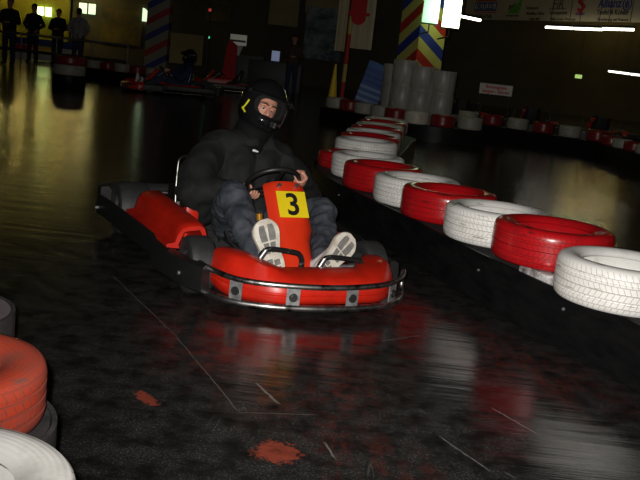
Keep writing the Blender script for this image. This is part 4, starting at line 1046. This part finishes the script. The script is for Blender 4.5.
# ---- chevron pillar with floodlights and white padded columns
pc = at(419, 60, 17.7); A_ = 0.62; rot = math.radians(33)
M['chevron'] = stripes('chevron', (0.68, 0.68), 0.86, [(0.0, RE), (0.24, YE), (0.5, BL), (0.75, YE)], (0.62 * 0.68 - at(413, 59, 17.3).z) / 0.86)
bm = B(); box(bm, (0, 0, ZC / 2), (A_, A_, ZC), 0.004)
o = obj('pillar', bm, 'chevron', loc=(pc.x, 17.7, 0), smooth=False); o.rotation_euler = (0, 0, rot); tag(o, 'square pillar painted with yellow, red and blue chevrons', 'pillar')
def flood(px, py, Y, w, h, m, label):
    p = at(px, py, Y); t = empty('floodlight', p); t.rotation_euler = (0, 0, math.radians(8)); tag(t, label, 'lamp')
    bm = B(); box(bm, (0, 0, 0), (w, 0.10, h), 0.012); obj('glass', bm, m, t)
    bm = B()
    box(bm, (0, 0.02, -h / 2 - 0.012), (w * 1.03, 0.15, 0.024)); obj('housing', bm, 'metal_dark', t)
    bm = B(); tube(bm, [(0, 0.03, -h / 2), (0, 0.03, -h / 2 - 0.16), (-0.05, 0.62, -h / 2 - 0.2)], 0.014, 8); obj('bracket', bm, 'metal_dark', t)
M['lamp_pale2'] = lamp_mat('lamp_pale2', (0.42, 1.0, 0.55), 1.15); M['lamp_bright'] = lamp_mat('lamp_bright', (0.85, 1.0, 0.6), 6.0)
flood(431.5, 9.0, 16.9, 0.28, 0.50, 'lamp_pale2', 'left pale green floodlight on the chevron pillar')
flood(452, 13.5, 16.7, 0.30, 0.50, 'lamp_bright', 'right and brighter white floodlight beside the chevron pillar')
for i, (px, Y, r, h, lb_) in enumerate(((393, 17.3, 0.22, 1.22, 'leftmost white padded column, mostly behind the next one'), (403, 16.75, 0.23, 1.32, 'second white padded column from left, the tallest before the pillar'), (421.5, 16.65, 0.25, 1.24, 'third white padded column from left, right in front of the pillar'), (442.5, 16.6, 0.22, 1.2, 'rightmost white padded column beside the pillar'))):
    x = at(px, 90, Y).x; prof = [(0.0001, 0)]
    for z in (0.0, 0.02): prof.append((r * (0.97 if z == 0 else 1.0), z))
    for s_ in (0.33, 0.66):
        zz = h * s_; prof += [(r * 1.0, zz - 0.03), (r * 0.955, zz - 0.015), (r * 0.955, zz + 0.015), (r, zz + 0.03)]
    prof += [(r, h - 0.03), (r * 0.96, h), (0.0001, h)]
    bm = B(); lathe(bm, prof, 28)
    for v in bm.verts:
        if abs(math.hypot(v.co.x, v.co.y) - r) < 1e-4:
            a_ = math.atan2(v.co.y, v.co.x); v.co.x *= 1 + 0.02 * math.cos(a_ * 14); v.co.y *= 1 + 0.02 * math.cos(a_ * 14)
    o = obj('padded_column', bm, 'drum_white', loc=(x, Y, 0), sharp=60); tag(o, lb_, 'column', 'white padded columns before the pillar')
# blue slatted board leaning beside the columns
p = at(361, 98, 17.55); t = empty('slatted_board', (p.x, 17.75, 0)); tag(t, 'blue slatted board leaning against the leftmost white column', 'board')
t.rotation_euler = (math.radians(-6), math.radians(15), 0)
bm = B(); box(bm, (0, 0.02, 0.64), (0.46, 0.03, 1.2), 0.005); obj('back', bm, 'blue_board', t)
for k in range(9): bm = B(); box(bm, (0, -0.01, 0.12 + 0.12 * k), (0.46, 0.03, 0.055), 0.004); obj('slat', bm, 'blue_paint' if k > 5 else 'blue_pale', t)

# ---- left striped pillar, wall panels, kiosk, banner, screen, mural, flag, cone
M['barber'] = stripes('barber', (-0.62, 0.0), 1.0, [(0.0, WH), (0.28, BL), (0.5, WH), (0.78, RE)])
p = at(158, 40, 30.0); bm = B(); box(bm, (0, 0, ZC / 2), (0.72, 0.5, ZC), 0.004); o = obj('pillar', bm, 'barber', loc=(p.x, 30, 0), smooth=False); tag(o, 'pale pillar with slanting red and blue stripes at left', 'pillar')
M['mural'] = mat('mural', (0.30, 0.36, 0.42), 0.8, col2=(0.02, 0.035, 0.06), vscale=1.4, stretch=(1, 1, 1.6))
M['graffiti'] = mat('graffiti', (0.20, 0.15, 0.03), 0.8, col2=(0.03, 0.03, 0.035), vscale=0.9)
M['beige'] = mat('beige', (0.36, 0.31, 0.17), 0.8, var=0.3, vscale=0.7)
def wall_panel(x0, y0, x1, y1, Y, m, name, label, cat):
    a, c = at(x0, y1, Y), at(x1, y0, Y); w, h = c.x - a.x, c.z - a.z
    zc = (a.z + c.z) / 2; xc = (a.x + c.x) / 2
    bm = B(); box(bm, (0, 0, 0), (w, 0.05, h)); o = obj(name, bm, m, loc=(xc, Y, zc), smooth=False); return tag(o, label, cat)
wall_panel(100, 12, 143, 42, 36.95, 'graffiti', 'wall_mural', 'dark mottled mural on the wall left of the striped pillar', 'mural')
wall_panel(166, 36, 204, 62, 36.95, 'beige', 'wall_panel', 'beige wall panel right of the striped pillar', 'panel')
wall_panel(205, 2, 232, 20, 36.95, 'graffiti', 'wall_mural', 'dark yellowish painting high on the wall above the kiosk', 'mural')
wall_panel(268, 0, 300, 24, 36.95, 'beige', 'wall_panel', 'beige wall panel high above the small blue screen', 'panel')
wall_panel(302, 10, 345, 58, 36.9, 'mural', 'wall_mural', 'bluish snowy mountain mural on the back wall behind the flag', 'mural')
wall_panel(305, -14, 343, 12, 36.95, 'beige', 'wall_panel', 'pale panel with diamond joints above the mountain mural', 'panel')
# kiosk
p = at(237, 60, 28.0); t = empty('kiosk', (p.x, 28, 0)); tag(t, 'dark ticket kiosk with pale lit sign board on its roof', 'kiosk')
bm = B(); box(bm, (0.15, 0.3, 0.5), (1.3, 0.5, 1.0), 0.02); obj('counter', bm, 'metal_dark', t)
q = at(238.5, 40, 28.0); bm = B(); box(bm, (q.x - p.x, 0, q.z), (0.5, 0.08, 0.32), 0.01); s_ = obj('sign_board', bm, lamp_mat('kiosk_sign', (0.5, 0.45, 0.35), 0.12), t)
bm = B(); box(bm, (q.x - p.x, -0.05, q.z - 0.03), (0.46, 0.02, 0.06)); obj('grey_band', bm, 'metal_dark', s_)
bm = B(); prism(bm, [(-0.16, 0), (0.16, 0), (0.06, -0.3), (-0.06, -0.3)], (1, 0, 0), (0, 0, 1), (0, 1, 0), (q.x - p.x, -0.03, q.z - 0.16), 0.06); obj('sign_foot', bm, 'white_paint', t)
for dx in (-0.04, 0.04): pole((q.x - p.x + dx, 0.1, 0.9), (q.x - p.x + dx, 0.1, q.z), 0.02, 'sign_post', 'metal_dark', t)
# red upright banner
p = at(229, 62, 26.5); t = empty('banner_stand', (p.x, 26.5, 0)); tag(t, 'tall narrow red banner standing left of the ticket kiosk', 'banner')
bm = B(); prism(bm, [(-0.2, 0.12), (0.22, 0.12), (0.2, 1.25), (-0.02, 1.4), (-0.1, 1.2)], (1, 0, 0), (0, 0, 1), (0, 1, 0), (0, 0, 0), 0.03); obj('cloth', bm, 'red_cloth', t, smooth=False)
pole((0.0, 0.05, 0), (0.0, 0.05, 1.4), 0.02, 'pole', 'rail_grey', t); bm = B(); box(bm, (0, 0, 0.02), (0.45, 0.3, 0.04), 0.01); obj('base', bm, 'metal_dark', t)
# control desk with screen
p = at(276, 60, 27.5); t = empty('control_desk', (p.x, 27.5, 0)); tag(t, 'dark control desk carrying a small blue screen', 'desk')
bm = B(); box(bm, (0, 0.2, 0.45), (1.6, 0.6, 0.9), 0.02); obj('desk_body', bm, 'metal_dark', t)
q = at(275.5, 56, 27.5); t2 = empty('monitor', (q.x, 27.55, 0.9)); tag(t2, 'small monitor with blue lit screen on the control desk', 'monitor')
bm = B(); box(bm, (0, 0, q.z - 0.9), (0.24, 0.05, 0.30), 0.008); obj('screen', bm, 'screen', t2); pole((0, 0.03, 0), (0, 0.03, q.z - 0.95), 0.02, 'foot', 'metal_dark', t2)
# little indicator lamps
def signal(px, py, Y, r, m, label):
    p = at(px, py, Y); t = empty('signal_lamp', (p.x, Y, 0)); tag(t, label, 'lamp'); bm = B(); rc(bm, (0, 0, p.z), r); obj('lens', bm, m, t); pole((0, 0.03, 0), (0, 0.03, p.z), 0.02, 'post', 'metal_dark', t)
    bm = B(); cyl(bm, (0, 0.0, p.z), (0, 0.12, p.z), r * 1.3, 12); obj('housing', bm, 'metal_dark', t)
signal(208.8, 37.5, 28.5, 0.035, 'led_green', 'tiny green signal light left of the kiosk sign')
signal(210, 10, 28.0, 0.05, 'led_red', 'dim red signal light high above the kiosk')
# flag
fpole = at(349, 40, 21.5); top = at(353.5, -12, 21.5); foot_ = Vector((fpole.x - 0.02, 21.5, 0))
t = empty('flag', (foot_.x, 21.5, 0)); tag(t, 'tall white and red flag on a red pole in front of the mural', 'flag')
M['pole_red'] = stripes('pole_red', (0, 0), 1.1, [(0.0, (0.45, 0.02, 0.02)), (0.62, (0.5, 0.38, 0.1))])
pole((0, 0, 0), (0.02, 0, 3.2), 0.05, 'pole', 'pole_red', t)
def cloth(x0, x1, z0, z1, m, nm, par, yo=0.0, n=14):
    bm = B(); secs = []
    for i in range(n + 1):
        x = x0 + (x1 - x0) * i / n; y = 0.03 * math.sin(i * 0.9) + yo; secs.append([(x, y, z0), (x, y, z1), (x, y + 0.012, z1), (x, y + 0.012, z0)])
    loft(bm, secs); return obj(nm, bm, m, par)
zb = at(360, 49, 21.5).z; cl_ = cloth(0.06, 0.56, zb, 3.15, 'banner_cloth', 'cloth', t); cloth(-0.3, -0.06, zb - 0.1, 3.1, 'banner_cloth', 'cloth', t)
za_ = at(358, 25, 21.5).z; cx = at(359, 13, 21.5).x - foot_.x
bm = B(); pts_ = [(0.17 * math.cos(a_), 0.17 * math.sin(a_)) for a_ in [PI + k * PI / 14 for k in range(15)]] + [(0.17, 0.62), (-0.17, 0.62)]
prism(bm, pts_, (1, 0, 0), (0, 0, 1), (0, 1, 0), (cx, -0.06, za_ + 0.17), 0.02); em = obj('red_emblem', bm, 'red_cloth', cl_, smooth=False)
q = at(359, 14, 21.5).z; bm = B(); box(bm, (cx, -0.065, q), (0.5, 0.012, 0.075)); obj('red_band', bm, 'red_cloth', cl_, smooth=False)
# yellow cone
p = at(333.5, 86, 19.0); t = empty('traffic_cone', (p.x, 19.0, 0)); tag(t, 'tall yellow cone standing behind the tyre island', 'cone')
zt = at(336, 64, 19.0).z; bm = B(); lathe(bm, [(0.0001, 0.04), (0.13, 0.04), (0.02, zt), (0.0001, zt)], 28); obj('cone_body', bm, 'cone_yellow', t); bm = B(); box(bm, (0, 0, 0.02), (0.34, 0.34, 0.04), 0.01); obj('cone_base', bm, 'cone_yellow', t)

# ---- right side: sponsor banner on a beam, fluorescent tubes, sign, exit light
Ab, Bb = at(464, 19.5, 28.0), at(640, 24.2, 21.2); Bb.z = Ab.z
e = (Bb - Ab).normalized(); e.z = 0; e.normalize(); nb = Vector((e.y, -e.x, 0))
def onb(px, py, off=0.0):
    d = ray(px, py); o_ = Vector((0, 0, HC)); t_ = (Ab + nb * off - o_).dot(nb) / d.dot(nb); return o_ + d * t_
Lb = (onb(690, 24) - Ab).dot(e); hb = 1.25
t = empty('sponsor_banner', Ab); t.rotation_euler = (0, 0, math.atan2(e.y, e.x)); tag(t, 'long pale sponsor banner hanging high across the right side', 'banner')
bm = B(); box(bm, (Lb / 2, 0.03, hb / 2), (Lb, 0.03, hb), 0.004); obj('cloth', bm, 'banner_cloth', t, smooth=False)
bm = B(); box(bm, (Lb / 2, 0.15, hb + 0.12), (Lb + 0.6, 0.2, 0.24), 0.01); obj('beam', bm, 'metal_dark', t, smooth=False)
for x in (0.3, Lb * 0.5, Lb - 0.3): pole((x, 0.15, hb + 0.2), (x, 0.15, ZC - Ab.z), 0.03, 'hanger', 'metal_dark', t)
def btext(s, px, py, size, m, bold=0.004, nm='lettering', shear=0):
    q = onb(px, py); loc_ = Vector(((q - Ab).dot(e), 0, q.z - Ab.z)); bm = text_bm(s, size, 0.004, bold, shear=shear)
    bmesh.ops.transform(bm, matrix=frame((1, 0, 0), (0, 0, 1), (0, -1, 0), loc_ + Vector((0, 0.012, 0))), verts=bm.verts); return obj(nm, bm, m, t, smooth=False)
def bbox(px0, py0, px1, py1, m, nm, d=0.012):
    q0, q1 = onb(px0, py1), onb(px1, py0); bm = B(); a0, a1 = (q0 - Ab).dot(e), (q1 - Ab).dot(e)
    z0, z1 = q0.z - Ab.z, q1.z - Ab.z; zm = (q0.z + q1.z) / 2 - Ab.z
    box(bm, ((a0 + a1) / 2, 0.013 - d / 2, zm), (a1 - a0, d, abs(z1 - z0))); return obj(nm, bm, m, t, smooth=False)
bbox(476, -3, 497, 1.5, 'red_paint', 'red_logo'); bbox(474, 2.2, 497, 10.8, 'blue_paint', 'blue_logo_frame'); bbox(475, 3.4, 496, 9.3, 'white_paint', 'logo_field', 0.018)
btext('NUTLESS', 485.5, 6.6, 0.23, 'blue_paint', 0.003).location.y -= 0.022
bbox(473.5, 12.0, 496, 12.8, 'red_paint', 'red_line'); btext('TIRES & FUN', 483, 16.4, 0.15, 'ink')
q = onb(514, 9); qx, qz = (q - Ab).dot(e), q.z - Ab.z
bm = B(); prism(bm, [(-0.28, -0.12), (0.22, -0.12), (0.34, 0.34), (0.12, 0.16), (-0.2, 0.0)], (1, 0, 0), (0, 0, 1), (0, -1, 0), (qx, 0.013, qz), 0.008); obj('green_logo', bm, 'green_paint', t, smooth=False)
btext('select', 514, 6.5, 0.24, 'ink', 0.006, shear=0.2); btext('personal service', 512, 15.5, 0.09, 'ink', 0.001)
btext('Schlosserei', 532, 8, 0.12, 'ink', 0.001); btext('Metallbau Huber', 535, 13.4, 0.12, 'ink', 0.001); btext('Telefon 0821', 534, 19, 0.09, 'ink', 0.001)
bbox(549, 8.4, 566, 9.2, 'ink', 'logo_line'); btext('FiR', 558, 4.5, 0.36, 'ink', -0.002)
btext('Fahrzeugtechnik', 558, 12.8, 0.11, 'ink', 0.001); btext('Reifen Service Werkstatt', 562, 19.2, 0.10, 'ink', 0.001)
q = onb(581.5, 4); qx, qz = (q - Ab).dot(e), q.z - Ab.z      # red angular S mark
S_ = [(0.15, 0.10), (0.02, 0.21), (-0.15, 0.06), (-0.15, 0.03), (0.02, -0.06), (-0.05, -0.10), (-0.10, -0.06), (-0.15, -0.10), (-0.02, -0.21), (0.15, -0.06), (0.15, -0.03), (-0.02, 0.06), (0.05, 0.10), (0.10, 0.06)]
bm = B(); prism(bm, [(x * 1.05, y * 1.25) for x, y in S_], (1, 0, 0), (0, 0, 1), (0, -1, 0), (qx, 0.013, qz), 0.008); obj('red_mark', bm, 'red_paint', t, smooth=False)
btext('SUZUKI', 579.5, 13.8, 0.10, 'blue_paint', 0.002)
btext('Allianz', 609.5, 3.4, 0.30, 'blue_paint', 0.006); btext('Teufel & Kohler', 612, 12.3, 0.17, 'ink', 0.002); btext('Versicherung und Finanzen', 612, 19.6, 0.10, 'ink', 0.001)
q = onb(627, 4); qx, qz = (q - Ab).dot(e), q.z - Ab.z
bm = B(); tube(bm, [(qx + 0.14 * math.cos(2 * PI * k / 28), 0.008, qz + 0.14 * math.sin(2 * PI * k / 28)) for k in range(28)], 0.016, 6, closed=True); rg_ = obj('round_logo', bm, 'blue_paint', t)
for dx, h0, h1 in ((-0.05, -0.08, 0.06), (0.0, -0.1, 0.1), (0.05, -0.08, 0.06)): bm = B(); box(bm, (qx + dx, 0.006, qz + (h0 + h1) / 2), (0.026, 0.012, h1 - h0)); obj('logo_bar', bm, 'blue_paint', rg_)
def tube_lamp(a, b, label, r=0.03, m_='tube_white'):
    a, b = Vector(a), Vector(b); t_ = empty('fluorescent_lamp', (a + b) / 2); tag(t_, label, 'lamp'); o_ = (a + b) / 2
    bm = B(); cyl(bm, a - o_, b - o_, r, 10); obj('tube', bm, m_, t_)
    d = (b - a); c = Vector((0, 0, r + 0.03)); bm = B(); box(bm, c, (d.length, 0.1, 0.05), 0.008, d.to_track_quat('X', 'Z').to_matrix()); obj('housing', bm, 'metal_dark', t_)
    for s_ in (0.15, 0.85):
        q_ = a.lerp(b, s_) - o_; pole(q_ + Vector((0, 0, 0.05)), Vector((q_.x, q_.y, ZC - o_.z)), 0.008, 'hanger', 'metal_dark', t_, 6)
for i, (x0, y0, x1, y1) in enumerate(((546, 27.2, 572.5, 28.4), (574.5, 28.6, 602, 29.6), (603, 28.9, 633.5, 29.8))):
    tube_lamp(onb(x0, y0, 0.35), onb(x1, y1, 0.35), ('left', 'middle', 'right')[i] + ' of the three white fluorescent tubes under the sponsor banner')
tube_lamp(at(459, 15.8, 22), at(480, 20.3, 20.4), 'white fluorescent tube right behind the brighter pillar floodlight')
tube_lamp(at(609, 71.2, 32), at(629, 73.8, 30), 'low white fluorescent tube far right below the long tube row', 0.035, 'tube_low')
tube_lamp(at(631, 74.2, 30), at(652, 76.5, 28.4), 'low white fluorescent tube cut by the right frame edge', 0.035, 'tube_low')
# white notice
c = at(496, 89.6, 24.0); t = empty('notice_sign', c); tag(t, 'white notice with two lines of red lettering, right of the columns', 'sign')
w_, h_ = 0.86, 0.27
bm = B(); box(bm, (0, 0.015, 0), (w_, 0.02, h_)); obj('board', bm, 'white_paint', t, smooth=False)
for s, z in (('Boxengasse', 0.058), ('langsam fahren', -0.058)):
    bm = text_bm(s, 0.118, 0.002, 0.003); bmesh.ops.transform(bm, matrix=frame((1, 0, 0), (0, 0, 1), (0, -1, 0), (0, 0.003, z)), verts=bm.verts); obj('lettering', bm, 'red_paint', t, smooth=False)
for dx in (-0.4, 0.4): pole((dx, 0.04, -c.z), (dx, 0.04, h_ / 2), 0.015, 'post', 'metal_dark', t)
p = at(578.5, 76.5, 33); t = empty('exit_light', (p.x, 33, p.z)); tag(t, 'small dim green exit light in the dark at right', 'light')
bm = B(); box(bm, (0, 0, 0), (0.24, 0.06, 0.13), 0.008); obj('lit_face', bm, 'exit_green', t); pole((0, 0.0, 0.06), (0, 0.0, ZC - p.z), 0.012, 'hanger', 'metal_dark', t)

# ------------------------------------------------------------------ light
fl = bpy.data.lights.new('camera_flash', 'SPOT'); fl.energy = 900; fl.spot_size = math.radians(71); fl.spot_blend = 1.0; fl.shadow_soft_size = 0.02
fo = bpy.data.objects.new('camera_flash', fl); C.objects.link(fo)
fo.location = Vector((0, 0, HC)) + UP * 0.06 + RT * -0.05
aim = ray(400, 150); fo.rotation_euler = aim.to_track_quat('-Z', 'Y').to_euler()
fl.color = (1.0, 0.97, 0.93)
w = bpy.data.worlds.new('world'); SC.world = w; w.use_nodes = True
w.node_tree.nodes['Background'].inputs['Color'].default_value = (0.6, 0.5, 0.25, 1); w.node_tree.nodes['Background'].inputs['Strength'].default_value = 0.004
SC.view_settings.view_transform = 'Standard'; SC.view_settings.look = 'None'; SC.view_settings.gamma = 1; SC.view_settings.exposure = 0.0; SC.view_settings.use_curve_mapping = False
SC.cycles.use_denoising = True
SC.cycles.max_bounces = 6
SC.cycles.sample_clamp_indirect = 3.0
